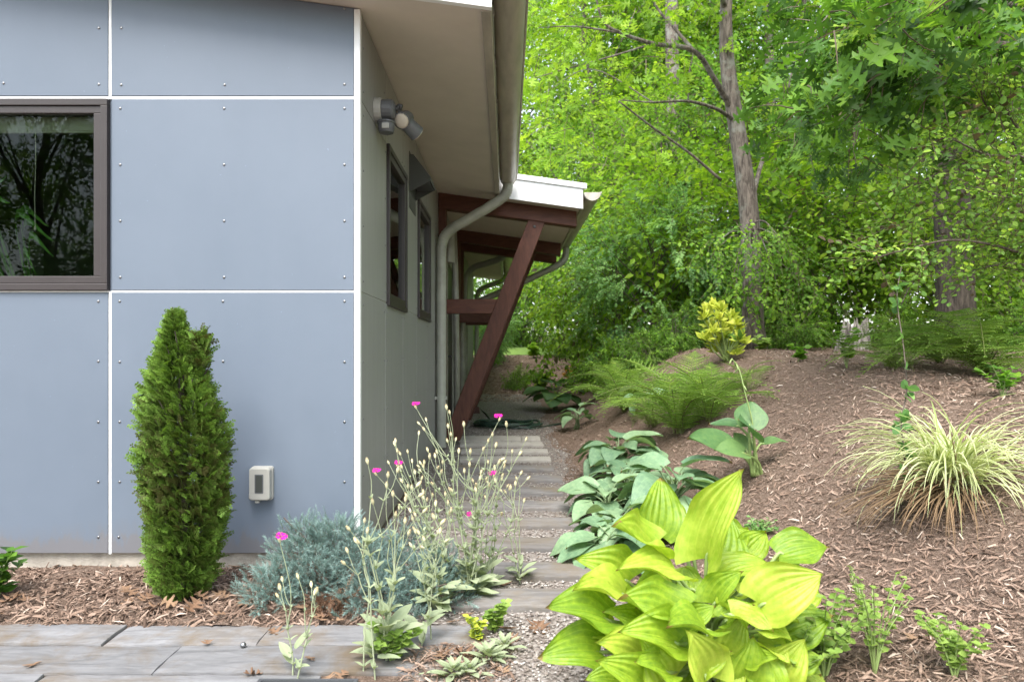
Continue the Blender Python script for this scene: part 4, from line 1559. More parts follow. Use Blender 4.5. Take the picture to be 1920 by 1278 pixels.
shrubs = [
    (2.0, 12.2, .2, 1.1, pr_shrubC, 'large broad-leaved light green shrub right of the porch downpipe'),
    (2.35, 10.9, 1.3, 1.0, pr_shrubA, 'rounded blue-green shrub left of the yellow shrub'),
    (3.2, 11.6, 2.6, 1.3, pr_shrubC, 'light green drooping shrub behind the yellow shrub'),
    (4.35, 10.8, 3.9, 1.0, pr_shrubB, 'dense green shrub right of the grey trunk base'),
    (5.4, 11.4, 5.2, 1.3, pr_shrubC, 'broad light green shrub behind the weathered stump'),
    (6.4, 9.9, .8, 1.05, pr_shrubC, 'leafy shrub behind the right-hand ferns'),
    (7.9, 9.6, 2.1, 1.2, pr_shrubB, 'green shrub below the dark oak trunk'),
    (8.9, 8.2, 4.4, 1.15, pr_shrubA, 'shrub behind the ferns at the right edge'),
    (1.5, 16.6, 1.1, .6, pr_shrubB, 'shrub beside the strip of lawn at the end of the path'),
    (-.35, 16.2, 3.1, .5, pr_shrubA, 'small shrub at the far house corner'),
]
shrubs += [
    (-1.6, 19.5, .9, 1.1, pr_shrubB, 'shrub beyond the lawn behind the house corner'),
    (.6, 22.0, 2.0, 1.3, pr_shrubB, 'broad shrub at the back of the strip of lawn'),
    (-.6, 24.0, 5.0, 1.7, pr_shrubA, 'big shrub closing the view past the lawn'),
    (-6.5, -9.0, 1.0, 1.3, pr_shrubB, 'shrub across the yard mirrored low in the front window'),
    (-9.5, -10.0, 2.0, 1.5, pr_shrubA, 'blue-green shrub across the yard mirrored in the front window'),
    (9.5, 4.0, 4.0, 1.3, pr_shrubB, 'shrub on the crest right of the picture'),
    (9.0, .5, 3.0, 1.4, pr_shrubA, 'shrub on the crest beside the photographer'),
]
for x, y, rz, s, pr, lb in shrubs:
    place('woodland_shrub', pr, lb, 'shrub', x, y, rz, s, 'shrubs along the edge of the wood')
lows = [
    (1.55, 10.0, .3, .9, 'low green groundcover bush under the blue-green shrub'),
    (2.35, 9.7, 1.9, .8, 'low bush left of the yellow shrub'),
    (1.95, 9.3, 2.9, .6, 'small leafy bush above the left ferns'),
    (.15, 13.0, 4.0, .38, 'little grey-green bush on the mulch slope beyond the path'),
    (.35, 13.7, 4.6, .38, 'tiny pale bush farther up the slope beyond the path'),
    (5.1, 8.9, .5, .7, 'low bush at the foot of the weathered stump'),
    (4.0, 9.4, 2.2, .75, 'low bush right of the grey trunk base'),
    (6.3, 8.2, 3.4, .8, 'low bush behind the right-hand ferns'),
    (-.45, 15.4, 1.4, .5, 'low bush by the far corner of the house'),
]
for x, y, rz, s, lb in lows:
    place('low_bush', pr_low, lb, 'bush', x, y, rz, s, 'low bushes at the edge of the mulch')

# dense wood far behind, one mass
r = np.random.default_rng(90)
n = 2200
pos = np.stack([r.uniform(-16, 46, n), r.uniform(31, 44, n), r.uniform(0, 1, n) ** 1.1 * 21 + .6], 1)
pos[:, 2] += 1.5 * np.sin(pos[:, 0] * .9) + 1.0 * np.sin(pos[:, 0] * 2.3)
dirs = norm(r.normal(0, .5, (n, 3)) + np.array([0, -.6, -.2]))
V, Fq, T = scatter_twigs(TW_far, pos, dirs, r, (2.4, 4.4), dt=.16)
o = add('far_wood', np_mesh('far_wood', V, Fq, T), G['mid'])
tag(o, 'dense mass of far woodland foliage closing the view', 'woodland', kind='stuff')


# --- the grey-trunked tree in mid-garden, with its side branches
def branch_tube(mb, pts, r0, r1, sides=7, m=6):
    p = cr(pts, m)
    mb.tube(p, np.linspace(r0, r1, len(p)), sides, True)
    return p


YT = 9.4
b0 = onY(1412, 9.2)
t1 = thing('slender_tree', 'grey-trunked tree with dead side branches behind the yellow shrub', 'tree', tuple(b0))
YT = b0.y
mb = MB()
tp_ = [P(1413, 655, YT), P(1410, 540, YT), P(1406, 420, YT), P(1396, 330, YT), P(1379, 225, YT), P(1364, 120, YT), P(1361, 20, YT), P(1368, -150, YT), P(1350, -420, YT)]
p = cr(tp_, 6)
rr_ = np.interp(np.linspace(0, 1, len(p)), [0, .06, .3, .6, 1], [.185, .140, .125, .10, .05])
mb.tube(p, rr_, 14, True)
lb0 = Vector(b0)


def rel(mb, o):
    mb.V = [(x - o[0], y - o[1], z - o[2]) for x, y, z in mb.V]
    return mb


rel(mb, b0).build('trunk', M['bark'], t1, smooth=True)
br_defs = [
    ([P(1372, 205, YT), P(1340, 150, YT - .3), P(1300, 95, YT - .6), P(1225, 82, YT - .8), P(1165, 62, YT - 1.0), P(1130, 38, YT - 1.1), P(1112, -30, YT - 1.2)], .042, .010),
    ([P(1300, 95, YT - .6), P(1262, 50, YT - .5), P(1230, 10, YT - .4), P(1215, -60, YT - .3)], .026, .008),
    ([P(1165, 62, YT - 1.0), P(1080, 50, YT - 1.2), P(1010, 52, YT - 1.4)], .014, .004),
    ([P(1380, 228, YT), P(1345, 205, YT - .3), P(1290, 190, YT - .6), P(1225, 192, YT - .9), P(1162, 188, YT - 1.2)], .030, .006),
    ([P(1225, 82, YT - .8), P(1150, 105, YT - 1.0), P(1060, 130, YT - 1.3), P(990, 150, YT - 1.5)], .014, .004),
    ([P(1225, 192, YT - .9), P(1110, 130, YT - .9), P(1020, 175, YT - 1.1)], .009, .003),
    ([P(1160, 190, YT - 1.2), P(1225, 240, YT - .8), P(1290, 285, YT - .5), P(1352, 338, YT - .3)], .010, .020),
    ([P(1290, 190, YT - .6), P(1292, 140, YT - .6), P(1300, 100, YT - .6)], .010, .008),
    ([P(1404, 400, YT), P(1430, 300, YT + .5), P(1470, 200, YT + .9), P(1500, 60, YT + 1.2)], .04, .01),
    ([P(1362, 20, YT), P(1320, -80, YT - .6), P(1260, -160, YT - 1.0), P(1160, -240, YT - 1.5)], .04, .008),
    ([P(1362, -60, YT), P(1430, -150, YT + .4), P(1520, -220, YT + .8)], .04, .008),
]
for pts, a, c in br_defs:
    m_ = MB()
    branch_tube(m_, pts, a, c)
    rel(m_, b0).build('branch', M['bark'], t1, smooth=True)
# thin twigs and lime foliage on the left-hand branches
r = np.random.default_rng(33)
cs = []
for k in range(95):
    px, py = r.uniform(975, 1340), r.uniform(-330, 330)
    if py > 120 and px > 1250:
        continue
    if r.random() < .35 and py > 60 and px > 1120:
        continue
    cs.append(P(px, py, YT + r.uniform(-1.9, .9)))
for k in range(24):
    cs.append(P(r.uniform(1150, 1620), r.uniform(-420, -80), YT + r.uniform(-1.2, 1.6)))
cs = np.array(cs)
idx = np.repeat(np.arange(len(cs)), r.integers(3, 9, len(cs)))
pos = cs[idx] + r.normal(0, .17, (len(idx), 3)) * np.array([1.3, 1.3, .6])
dirs = norm(r.normal(0, .6, (len(idx), 3)) + np.array([-.5, -.4, -.1]))
V, Fq, T = scatter_twigs(OAKF + TW_big[:1], pos, dirs, r, (.6, 1.0))
add('crown', np_mesh('crown', V - np.array(b0), Fq, T), G['lime'], t1)

# leafy sprays drooping in front of the lower trunk
r = np.random.default_rng(39)
cs = np.array([P(r.uniform(1310, 1500), r.uniform(430, 560), YT - r.uniform(.35, .75)) for _ in range(26)])
idx = np.repeat(np.arange(len(cs)), 5)
pos = cs[idx] + r.normal(0, .10, (len(idx), 3))
dirs = norm(r.normal(0, .5, (len(idx), 3)) + np.array([-.2, -.5, -.45]))
V, Fq, T = scatter_twigs(TW_shrub, pos, dirs, r, (.7, 1.15))
add('lower_foliage', np_mesh('lower_foliage', V - np.array(b0), Fq, T), G['mid'], t1)
mb = MB()
for q in cs[::2]:
    s_ = P(1408, 400 + r.uniform(0, 60), YT)
    mb.tube(cr([s_, (s_ + q) / 2 + np.array([0, 0, .12]), q], 4), np.linspace(.014, .004, 9), 5, False)
rel(mb, b0).build('branch', M['bark'], t1, smooth=True)

# two more bare trunks farther back
for (pb, pm, ptop, Y, r0, lb) in [
        ((1262, 640), (1262, 300), (1258, -140), 16.0, .20, 'straight pale trunk seen between the lime green leaves'),
        ((1450, 640), (1447, 350), (1440, -60), 18.0, .15, 'thin far trunk right of the grey-trunked tree')]:
    g = P(pb[0], pb[1], Y)
    bz = np.array([g[0], Y, float(gz(g[0], Y))])
    t = thing('far_trunk_tree', lb, 'tree', tuple(bz))
    mb = MB()
    p = branch_tube(mb, [bz - np.array([0, 0, .2]), P(*pm, Y), P(*ptop, Y), P(ptop[0], ptop[1] - 500, Y)], r0, r0 * .55, 12)
    rel(mb, bz).build('trunk', M['bark'], t, smooth=True)
    (V, Fq, T), c_ = crown(TW_far, P(ptop[0], ptop[1] - 420, Y), (2.6, 2.6, 2.8), 70, 14, int(pb[0]), clump_r=.28, shell=.3)
    mb = MB()
    for c in c_[::6]:
        mb.tube(cr([P(ptop[0], ptop[1] - 200, Y), (P(ptop[0], ptop[1] - 300, Y) + c) / 2, c], 4), np.linspace(.06, .01, 9), 5, False)
    rel(mb, bz).build('limb', M['bark'], t, smooth=True)
    add('crown', np_mesh('crown', V - bz, Fq, T), G['mid'], t)

# --- the oak on the right: dark trunk, limbs reaching towards the camera, lobed leaves
ob = np.array([*(P(1792, 640, 8.4)[:2]), 0])
ob[2] = float(gz(ob[0], ob[1]))
YO = 8.4
oak = thing('oak_tree', 'dark-trunked oak with lobed leaves hanging in from the upper right', 'tree', tuple(ob))
mb = MB()
p = cr([ob - np.array([0, 0, .2]), P(1790, 500, YO), P(1784, 380, YO), P(1775, 250, YO), P(1768, 100, YO), P(1780, -150, YO), P(1770, -500, YO), P(1790, -900, YO)], 6)
mb.tube(p, np.interp(np.linspace(0, 1, len(p)), [0, .08, .5, 1], [.30, .215, .18, .08]), 16, True)
rel(mb, ob).build('trunk', M['bark_dark'], oak, smooth=True)
YN = 4.6
limb_defs = [
    ([P(1775, 240, YO), P(1900, 130, 6.6), P(1960, 100, 5.4), P(1860, 85, YN), P(1790, 92, YN - .1), P(1700, 120, YN - .2), P(1625, 135, YN - .2)], .05, .007),
    ([P(1860, 85, YN), P(1800, 50, YN - .3), P(1720, 62, YN - .5), P(1650, 100, YN - .6)], .013, .004),
    ([P(1772, 200, YO), P(1980, 150, 6.8), P(1900, 128, 5.6), P(1800, 150, 5.3), P(1715, 168, 5.1), P(1640, 175, 5.0)], .045, .006),
    ([P(1770, 120, YO), P(1700, 60, 7.2), P(1620, 40, 6.2), P(1550, 60, 5.6), P(1490, 110, 5.3)], .05, .006),
    ([P(1770, 180, YO), P(1690, 190, 7.4), P(1600, 200, 6.6), P(1530, 215, 6.2), P(1480, 225, 6.0)], .045, .006),
    ([P(1770, 60, YO), P(1980, -60, 6.4), P(1900, -120, 4.8), P(1780, -60, 4.2), P(1680, 0, 4.0), P(1600, 50, 3.9)], .05, .006),
    ([P(1770, -100, YO), P(1640, -180, 7.0), P(1520, -120, 6.0), P(1420, -40, 5.6)], .05, .006),
    ([P(1772, 20, YO), P(1850, 10, 7.0), P(1920, 12, 6.0), P(1980, 30, 5.0)], .05, .01),
]
lp = []
for pts, a, c in limb_defs:
    m_ = MB()
    q = branch_tube(m_, pts, a, c)
    lp.append(q[len(q) // 3:])
    rel(m_, ob).build('limb', M['bark_dark'], oak, smooth=True)
r = np.random.default_rng(44)
al = np.concatenate(lp)
pos = al[r.integers(0, len(al), 500)] + r.normal(0, 1, (500, 3)) * np.array([.26, .34, .15]) + np.array([0, 0, -.05])
n2 = 250
q = np.array([P(r.uniform(1400, 2150), r.uniform(-260, 300), r.uniform(4.6, 8.0)) for _ in range(n2)])
keep = [(abs((a[0] * FPX / a[1] + 950) - 1785) > 45 or a[2] > P(0, 270, a[1])[2]) for a in q]
pos = np.concatenate([pos, q])
pxs, pys = pos[:, 0] * FPX / pos[:, 1] + 950, 662 - (pos[:, 2] - EYE) * FPX / pos[:, 1]
ok = (pys < 330 - np.clip((1560 - pxs) * .55, 0, 140)) & (pxs > 1455) & (pos[:, 1] > 3.3)
pos = pos[ok]
tw_pos = pos
dirs = norm(r.normal(0, .45, (len(pos), 3)) + np.array([-.55, -.35, -.28]))
V, Fq, T = scatter_twigs(OAKS, pos, dirs, r, (.75, 1.15), up=.5, dt=.21)
add('crown', np_mesh('crown', V - ob, Fq, T), G['oak'], oak)
# upper crown above the picture
(V, Fq, T), c_ = crown(TW_far, np.array([ob[0], 8.4, 8.6]), (3.2, 3.0, 2.6), 60, 8, 77, clump_r=.27, shell=.3)
mb = MB()
for c in c_[::7]:
    mb.tube(cr([p[-14], (p[-8] + c) / 2 + np.array([0, 0, .3]), c], 4), np.linspace(.09, .012, 9), 5, False)
rel(mb, ob).build('limb', M['bark_dark'], oak, smooth=True)
add('upper_crown', np_mesh('upper_crown', V - ob, Fq, T), G['oak'], oak)
# a few nearest oak leaves as leaves of their own
olm = np_mesh('oak_leaf', OAK[0], OAK[1], np.full(len(OAK[0]), .72))
olm.materials.append(G['oak'])
for k, (px, py, Y, L, ang, tilt) in enumerate([(1665, 70, 3.5, .17, -2.2, .3), (1700, 85, 3.45, .19, -2.75, .1), (1745, 40, 3.6, .18, -1.6, .5), (1640, 95, 3.55, .13, -2.9, -.3), (1790, 15, 3.7, .16, -1.9, .2),
                                               (1690, 255, 3.9, .15, -2.5, .2), (1720, 250, 3.85, .16, -2.1, .4), (1470, 145, 4.6, .17, -2.6, .1), (1420, 170, 4.7, .15, -2.4, .3), (1530, 150, 4.5, .16, -2.0, -.2), (1625, 20, 3.8, .16, -1.8, .3)]):
    q = P(px, py, Y)
    d = np.array([math.cos(ang), .35 * math.sin(k * 2.1), math.sin(ang)])
    Rm = frames(d[None], np.array([[.3 * tilt, -.8, .55]]))[0]
    o = add('leaf', olm, None, oak)
    Mx = Matrix([[*(Rm[i] * L), q[i] - ob[i]] for i in range(3)] + [[0, 0, 0, 1]])
    o.matrix_basis = Mx

# --- small-leaved shrub arching in from the right
sb = np.array([4.05, 5.3, 0])
sb[2] = float(gz(*sb[:2]))
asb = thing('arching_shrub', 'small-leaved arching shrub with thin bare stems at the right edge', 'shrub', tuple(sb))
TW_ash = twig_set(LEAFR, 10, .24, .040, 8, 5, droop=.10, stem=.0025, spread=60, flat=.5)
r = np.random.default_rng(52)
mb = MB()
tips, tdir = [], []
stem_defs = [
    [sb, P(1960, 430, 4.6), P(1900, 270, 4.2), P(1850, 200, 4.0), P(1838, 170, 3.95)],
    [sb, P(2000, 500, 4.8), P(1920, 400, 4.4), P(1830, 430, 4.2), P(1760, 480, 4.1), P(1715, 520, 4.0), P(1690, 570, 3.9)],
    [sb, P(1990, 420, 4.6), P(1880, 330, 4.3), P(1780, 320, 4.1), P(1720, 345, 4.0), P(1665, 360, 3.95)],
    [sb, P(1980, 500, 4.8), P(1900, 430, 4.4), P(1820, 400, 4.2), P(1740, 410, 4.0), P(1650, 430, 3.9)],
    [sb, P(1990, 360, 4.4), P(1900, 230, 4.0), P(1870, 150, 3.9)],
    [sb, P(2010, 520, 4.3), P(1900, 470, 3.9), P(1790, 450, 3.8), P(1690, 470, 3.7), P(1620, 490, 3.7)],
    [sb, P(2000, 380, 4.2), P(1930, 300, 3.9), P(1850, 290, 3.8), P(1780, 260, 3.7), P(1740, 270, 3.7)],
    [sb, P(1960, 420, 4.7), P(1910, 350, 4.4), P(1850, 420, 4.2), P(1800, 470, 4.1)],
    [sb, P(2020, 440, 4.0), P(1950, 360, 3.8), P(1890, 370, 3.7), P(1830, 350, 3.65)],
    [sb, P(1985, 560, 4.4), P(1930, 500, 4.1), P(1850, 500, 4.0), P(1780, 530, 3.9)],
]
for s_ in stem_defs:
    m_ = MB()
    q = branch_tube(m_, s_, .011, .003, 6, 8)
    rel(m_, sb).build('stem', M['twig'], asb, smooth=True)
    q = q[len(q) // 4:]
    for k in range(66):
        j = r.integers(0, len(q) - 1)
        tips.append(q[j] + r.normal(0, .015, 3))
        dd = norm(q[j + 1] - q[j])
        tdir.append(dd * .5 + r.normal(0, .6, 3) + np.array([0, -.1, .25]))
tips, tdir = np.array(tips), np.array(tdir)
V, Fq, T = scatter_twigs(TW_ash, tips, norm(tdir), r, (.6, 1.15), up=.6, dt=.17)
add('foliage', np_mesh('foliage', V - sb, Fq, T), G['shrub'], asb)
# hanging sprig in front of the grass tuft
q = cr([P(1686, 560, 3.0), P(1694, 640, 2.9), P(1690, 730, 2.8), P(1700, 790, 2.75), P(1694, 860, 2.7), P(1690, 960, 2.68)], 8)
g0 = onground(1690, 975)
spr = thing('thin_sapling', 'thin upright sapling with sparse leaf clusters before the striped grass', 'sapling', tuple(g0))
q = np.vstack([[np.array(g0) - np.array([0, 0, .02])], cr([P(1690, 930, g0.y), P(1696, 860, g0.y + .05), P(1690, 790, g0.y + .1), P(1700, 730, g0.y + .15), P(1694, 650, g0.y + .25), P(1682, 560, g0.y + .35), P(1690, 500, g0.y + .45)], 6)])
mb = MB().tube(q, np.linspace(.005, .0018, len(q)), 6)
rel(mb, g0).build('stem', M['twig'], spr, smooth=True)
tl = []
for k in range(60):
    j = int(r.choice([4, 5, 8, 9, 12, 13, 14, 18, 19, 22, 26, 30, 33, 35]))
    j = min(j, len(q) - 2)
    tl.append(q[j] + r.normal(0, .004, 3))
tl = np.array(tl)
d = norm(r.normal(0, 1, (len(tl), 3)) + np.array([0, -.3, 0]))
lt = [(LEAFR[0] * .052, LEAFR[1], np.full(len(LEAFR[0]), t_)) for t_ in (.15, .3, .5)]
V, Fq, T = scatter_twigs(lt, tl, d, r, (.6, 1.1), up=.8)
add('foliage', np_mesh('foliage', V - np.array(g0), Fq, T), G['blue'], spr)

# --- stump
sp = onY(1602, 8.6)
st = thing('tree_stump', 'weathered grey splintered stump at the edge of the wood', 'stump', tuple(sp))
r = np.random.default_rng(8)
n = 26
V, Fq = [], []
for k in range(n):
    a = 2 * math.pi * k / n
    rb, rt = .24 + .03 * math.sin(3 * a) + r.normal(0, .008), .165 + r.normal(0, .012)
    h = .26 + .07 * math.sin(a + 2.4) + r.uniform(-.05, .09)
    V += [(rb * math.cos(a), rb * math.sin(a) * .8, -.08), ((rb + rt) / 2 * math.cos(a), (rb + rt) / 2 * math.sin(a) * .8, .12), (rt * math.cos(a), rt * math.sin(a) * .8, h), ((rt - .05) * math.cos(a), (rt - .05) * math.sin(a) * .8, h - r.uniform(.02, .10))]
V.append((0, 0, .14))
for k in range(n):
    a, b_ = 4 * k, 4 * ((k + 1) % n)
    for i in range(3):
        Fq.append((a + i, b_ + i, b_ + i + 1, a + i + 1))
    Fq.append((a + 3, b_ + 3, len(V) - 1))
np_me = np_mesh('stump', np.array(V), Fq)
add('stump_body', np_me, M['deadwood'], st)
for k in range(9):
    a = r.uniform(0, 6.28)
    V, Fq = tube([(.17 * math.cos(a), .14 * math.sin(a), .18), (.168 * math.cos(a), .138 * math.sin(a), .30), (.165 * math.cos(a), .135 * math.sin(a), .30 + r.uniform(.04, .12))], [.03, .02, .004], 5)
    add('splinter', np_mesh('splinter', V, Fq), M['deadwood'], st)

# --- yellow shrub
yb = onground(1362, 678)
ys_ = thing('yellow_shrub', 'bright yellow-leaved shrub with upright leaf tufts on the crest of the mulch', 'shrub', tuple(yb))
LANCE = (np.array([(0, 0, 0), (.15, .35, .03), (.16, .6, .01), (0, .4, -.03), (0, .75, -.05), (0, 1, -.12), (-.15, .35, .03), (-.16, .6, .01)]), LEAF8[1])
r = np.random.default_rng(14)
Vs, Fs, Ts, off = [], [], [], 0
for k, (px, py) in enumerate([(1325, 580), (1345, 590), (1338, 570), (1360, 600), (1380, 600), (1372, 588), (1390, 608), (1330, 632), (1345, 640), (1322, 628), (1360, 625), (1385, 630), (1352, 610), (1335, 615), (1395, 635), (1370, 645), (1318, 590), (1352, 575), (1365, 612), (1388, 622), (1340, 652), (1378, 655), (1328, 605), (1350, 628)]):
    q = P(px, py + 8, yb.y + r.uniform(-.25, .25))
    mb = MB().tube(cr([np.array(yb) + r.normal(0, .02, 3) * np.array([1, 1, 0]), (np.array(yb) * .5 + q * .5) + r.normal(0, .02, 3), q], 5), np.linspace(.009, .005, 11), 5)
    rel(mb, yb).build('stem', M['petiole'], ys_, smooth=True)
    nl = 20
    d = norm(np.stack([r.normal(0, .55, nl), r.normal(0, .55, nl), r.uniform(.1, 1.1, nl)], 1))
    v, f, t_ = stamp([(LANCE[0] * .115, LANCE[1], np.full(8, .55))], np.zeros(nl, int), frames(d, r.normal(0, .4, (nl, 3)) + np.array([0, -.6, .8])), np.tile(q, (nl, 1)) + r.normal(0, .008, (nl, 3)), r.uniform(.6, 1.1, nl), r.normal(.05, .2, nl) - .35 * (k in (10, 11, 15)))
    add('leaf_tuft', np_mesh('leaf_tuft', v - np.array(yb), f, t_), G['yellow'], ys_)
# ------------------------------------------------------------------ hostas
def hosta_leaf_mesh(name, mat, seed, ribs=9, width=.62, cup=.10, arch=.35, wave=.03, nu=18, nv=36, ripple=.019):
    """broad heart-shaped blade of length 1 along +Y, upper face +Z"""
    r = np.random.default_rng(seed)
    ph = r.uniform(0, 6, 4)
    V, lu, lv = [], [], []
    for i in range(nu + 1):
        u = i / nu
        w = width * .5 * (math.sin(math.pi * min(1, u * .93 + .07) ** .72) ** .85)
        w = max(w, .004)
        if i == nu:
            w = .002
        for j in range(nv + 1):
            v = -1 + 2 * j / nv
            back = -.10 * (abs(v) ** 1.5) * max(0, 1 - u * 3.2)
            x = v * w
            y = u + back
            z = cup * (abs(v) ** 1.6) * (1 - .6 * u) - arch * (u ** 2.0) + arch * .45 * u
            z += wave * abs(v) ** 2 * math.sin(u * 9 + ph[0] + (0 if v > 0 else ph[1])) + .012 * math.sin(5 * u + ph[2])
            z += -ripple * math.cos(v * ribs * math.pi) * math.sin(math.pi * min(1, u * 1.02)) * (1 - abs(v) * .35)
            V.append((x, y, z))
            lu.append(u)
            lv.append(v)
    n = nv + 1
    Fq = [(i * n + j, i * n + j + 1, (i + 1) * n + j + 1, (i + 1) * n + j) for i in range(nu) for j in range(nv)]
    me = np_mesh(name, np.array(V), np.array(Fq), smooth=True, extra={'lu': lu, 'lv': lv})
    me.materials.append(mat)
    return me


GOLD = [hosta_leaf_mesh('leaf', H['gold'], 200 + k, 7, w, c, a, .075) for k, (w, c, a) in enumerate([(.74, .20, .40), (.80, .14, .65), (.70, .28, .35), (.78, .10, .85), (.72, .30, .55), (.82, .16, .45)])]
BLUE = [hosta_leaf_mesh('leaf', H['blue'], 220 + k, 6, w, c, a, .03, 10, 12, .006) for k, (w, c, a) in enumerate([(.66, .10, .45), (.72, .08, .65), (.60, .14, .35), (.70, .05, .85)])]
GREEN = [hosta_leaf_mesh('leaf', H['green'], 240 + k, 7, w, c, a, .02, 12, 14, .008) for k, (w, c, a) in enumerate([(.86, .10, .35), (.92, .06, .5), (.80, .12, .3)])]


def set_leaf(par, org, me, base, tip, nrm, petmat, crownpt, wscale=1.0, pr=.0075):
    base, tip = np.array(base, float), np.array(tip, float)
    L = np.linalg.norm(tip - base)
    Rm = frames((tip - base)[None], np.array(nrm, float)[None])[0]
    o = add('leaf', me, None, par)
    S = np.array([L * wscale, L, L])
    o.matrix_basis = Matrix([[*(Rm[i] * S), base[i] - org[i]] for i in range(3)] + [[0, 0, 0, 1]])
    c = np.array(crownpt, float)
    d = norm(tip - base)
    mid = c * .45 + base * .55 + np.array([0, 0, .10 * np.linalg.norm(base - c)]) - d * .04
    q = cr([c, mid, base - d * .01, base + d * L * .10], 5)
    V, Fq = tube(q, np.linspace(pr * 1.2, pr * .6, len(q)), 6)
    s = add('stalk', np_mesh('stalk', V - np.array(org), Fq, smooth=True), petmat, par)
    # the stalk belongs to its leaf
    s.parent = o
    s.matrix_parent_inverse = o.matrix_basis.inverted()
    return o


# --- golden hosta, front right
gc = Vector((.70, 2.33, 0))
gc.z = float(gz(gc.x, gc.y))
gh = thing('golden_hosta', 'large yellow-green hosta with broad ribbed leaves beside the gravel path', 'hosta', tuple(gc))
gl = [  # base px, tip px, depth base, depth tip, normal, width scale
    ((1318, 1075), (1372, 872), 2.28, 2.18, (-.75, -.62, .25), 1.0),
    ((1228, 1030), (1250, 892), 2.34, 2.36, (.15, -.9, .45), 1.05),
    ((1240, 1050), (1160, 968), 2.30, 2.16, (-.1, -.5, .9), 1.2),
    ((1335, 1075), (1385, 962), 2.40, 2.44, (.25, -.85, .5), 1.15),
    ((1200, 1105), (1092, 1036), 2.26, 2.18, (.05, -.75, .7), 1.1),
    ((1195, 1125), (1085, 1080), 2.18, 2.04, (.1, -.35, .95), .9),
    ((1165, 1172), (1036, 1118), 2.14, 2.00, (.1, -.55, .85), 1.0),
    ((1150, 1225), (1026, 1208), 2.10, 1.96, (.0, -.65, .8), .95),
    ((1300, 1172), (1168, 1106), 2.08, 1.98, (.1, -.55, .85), 1.05),
    ((1290, 1095), (1192, 1020), 2.22, 2.08, (.1, -.35, .95), .95),
    ((1295, 1215), (1178, 1168), 2.02, 1.90, (.1, -.7, .75), 1.0),
    ((1215, 1240), (1130, 1195), 2.05, 1.95, (-.1, -.7, .7), 1.0),
    ((1395, 1155), (1548, 1062), 2.14, 2.02, (-.25, -.75, .65), 1.18),
    ((1435, 1050), (1560, 1006), 2.32, 2.30, (.1, -.6, .85), 1.0),
    ((1385, 1050), (1440, 992), 2.44, 2.46, (.2, -.7, .7), 1.25),
    ((1328, 1092), (1428, 1030), 2.26, 2.22, (-.2, -.5, .9), 1.0),
    ((1330, 1150), (1378, 1066), 2.20, 2.12, (-.1, -.55, .85), 1.1),
    ((1345, 1190), (1258, 1150), 2.00, 1.88, (-.2, -.35, .95), 1.1),
    ((1350, 1150), (1452, 1168), 2.05, 1.92, (.1, -.45, .95), .9),
    ((1430, 1205), (1562, 1140), 2.18, 2.12, (-.1, -.7, .75), 1.05),
    ((1330, 1290), (1300, 1185), 1.96, 1.86, (.05, -.8, .6), 1.15),
    ((1255, 1290), (1225, 1205), 1.98, 1.90, (.1, -.85, .55), 1.2),
    ((1225, 1300), (1140, 1235), 1.98, 1.86, (-.1, -.75, .65), 1.0),
    ((1380, 1300), (1420, 1200), 2.02, 1.96, (.1, -.8, .6), 1.2),
    ((1440, 1290), (1510, 1200), 2.08, 2.02, (.0, -.75, .65), 1.1),
    ((1300, 1140), (1290, 1060), 2.30, 2.32, (.0, -.7, .7), 1.3),
    ((1250, 1130), (1215, 1050), 2.32, 2.34, (.1, -.75, .65), 1.3),
    ((1400, 1120), (1440, 1050), 2.34, 2.36, (-.1, -.7, .7), 1.3),
    ((1350, 1240), (1395, 1160), 2.10, 2.05, (.0, -.75, .65), 1.25),
    ((1270, 1230), (1240, 1150), 2.14, 2.12, (.0, -.8, .6), 1.25),
    ((1405, 1020), (1330, 985), 2.52, 2.50, (.0, -.7, .7), 1.1),
    ((1165, 1195), (1080, 1165), 2.16, 2.08, (.1, -.5, .8), 1.0),
    ((1480, 1130), (1540, 1100), 2.30, 2.34, (.1, -.7, .7), 1.3),
    ((1260, 1100), (1200, 1085), 2.24, 2.16, (.0, -.4, .9), 1.2),
    ((1375, 1120), (1440, 1105), 2.20, 2.14, (.0, -.5, .9), 1.1),
    ((1300, 1030), (1268, 960), 2.42, 2.46, (.1, -.8, .5), 1.2),
    ((1275, 1190), (1335, 1130), 2.12, 2.06, (-.2, -.6, .8), 1.1),
    ((1420, 1180), (1480, 1185), 2.12, 2.02, (.0, -.5, .9), 1.1),
    ((1195, 1160), (1215, 1090), 2.20, 2.20, (-.1, -.8, .5), 1.2),
    ((1300, 1265), (1355, 1215), 1.98, 1.92, (.1, -.6, .8), 1.1),
    ((1180, 1280), (1105, 1262), 2.0, 1.92, (0, -.6, .8), 1.0),
    ((1285, 1000), (1215, 935), 2.44, 2.44, (.1, -.8, .6), 1.0),
    ((1475, 1195), (1545, 1175), 2.22, 2.18, (0, -.6, .8), 1.0),
    ((1440, 1090), (1500, 1045), 2.38, 2.36, (-.1, -.6, .8), 1.1),
    ((1365, 1035), (1405, 985), 2.46, 2.48, (.1, -.6, .8), 1.1),
    ((1215, 1185), (1150, 1130), 2.12, 2.08, (.1, -.5, .85), 1.0),
    ((1350, 1175), (1405, 1125), 2.10, 2.04, (-.1, -.5, .85), 1.1),
    ((1245, 1165), (1200, 1130), 2.16, 2.10, (.1, -.5, .85), 1.2),
    ((1265, 1265), (1200, 1230), 1.96, 1.88, (0, -.6, .8), 1.1),
    ((1465, 1255), (1545, 1225), 2.1, 2.06, (0, -.6, .8), 1.1),
    ((1400, 1250), (1455, 1225), 2.02, 1.95, (0, -.6, .8), 1.1),
    ((1310, 1225), (1255, 1195), 2.06, 2.00, (0, -.5, .85), 1.1),
]
r = np.random.default_rng(71)
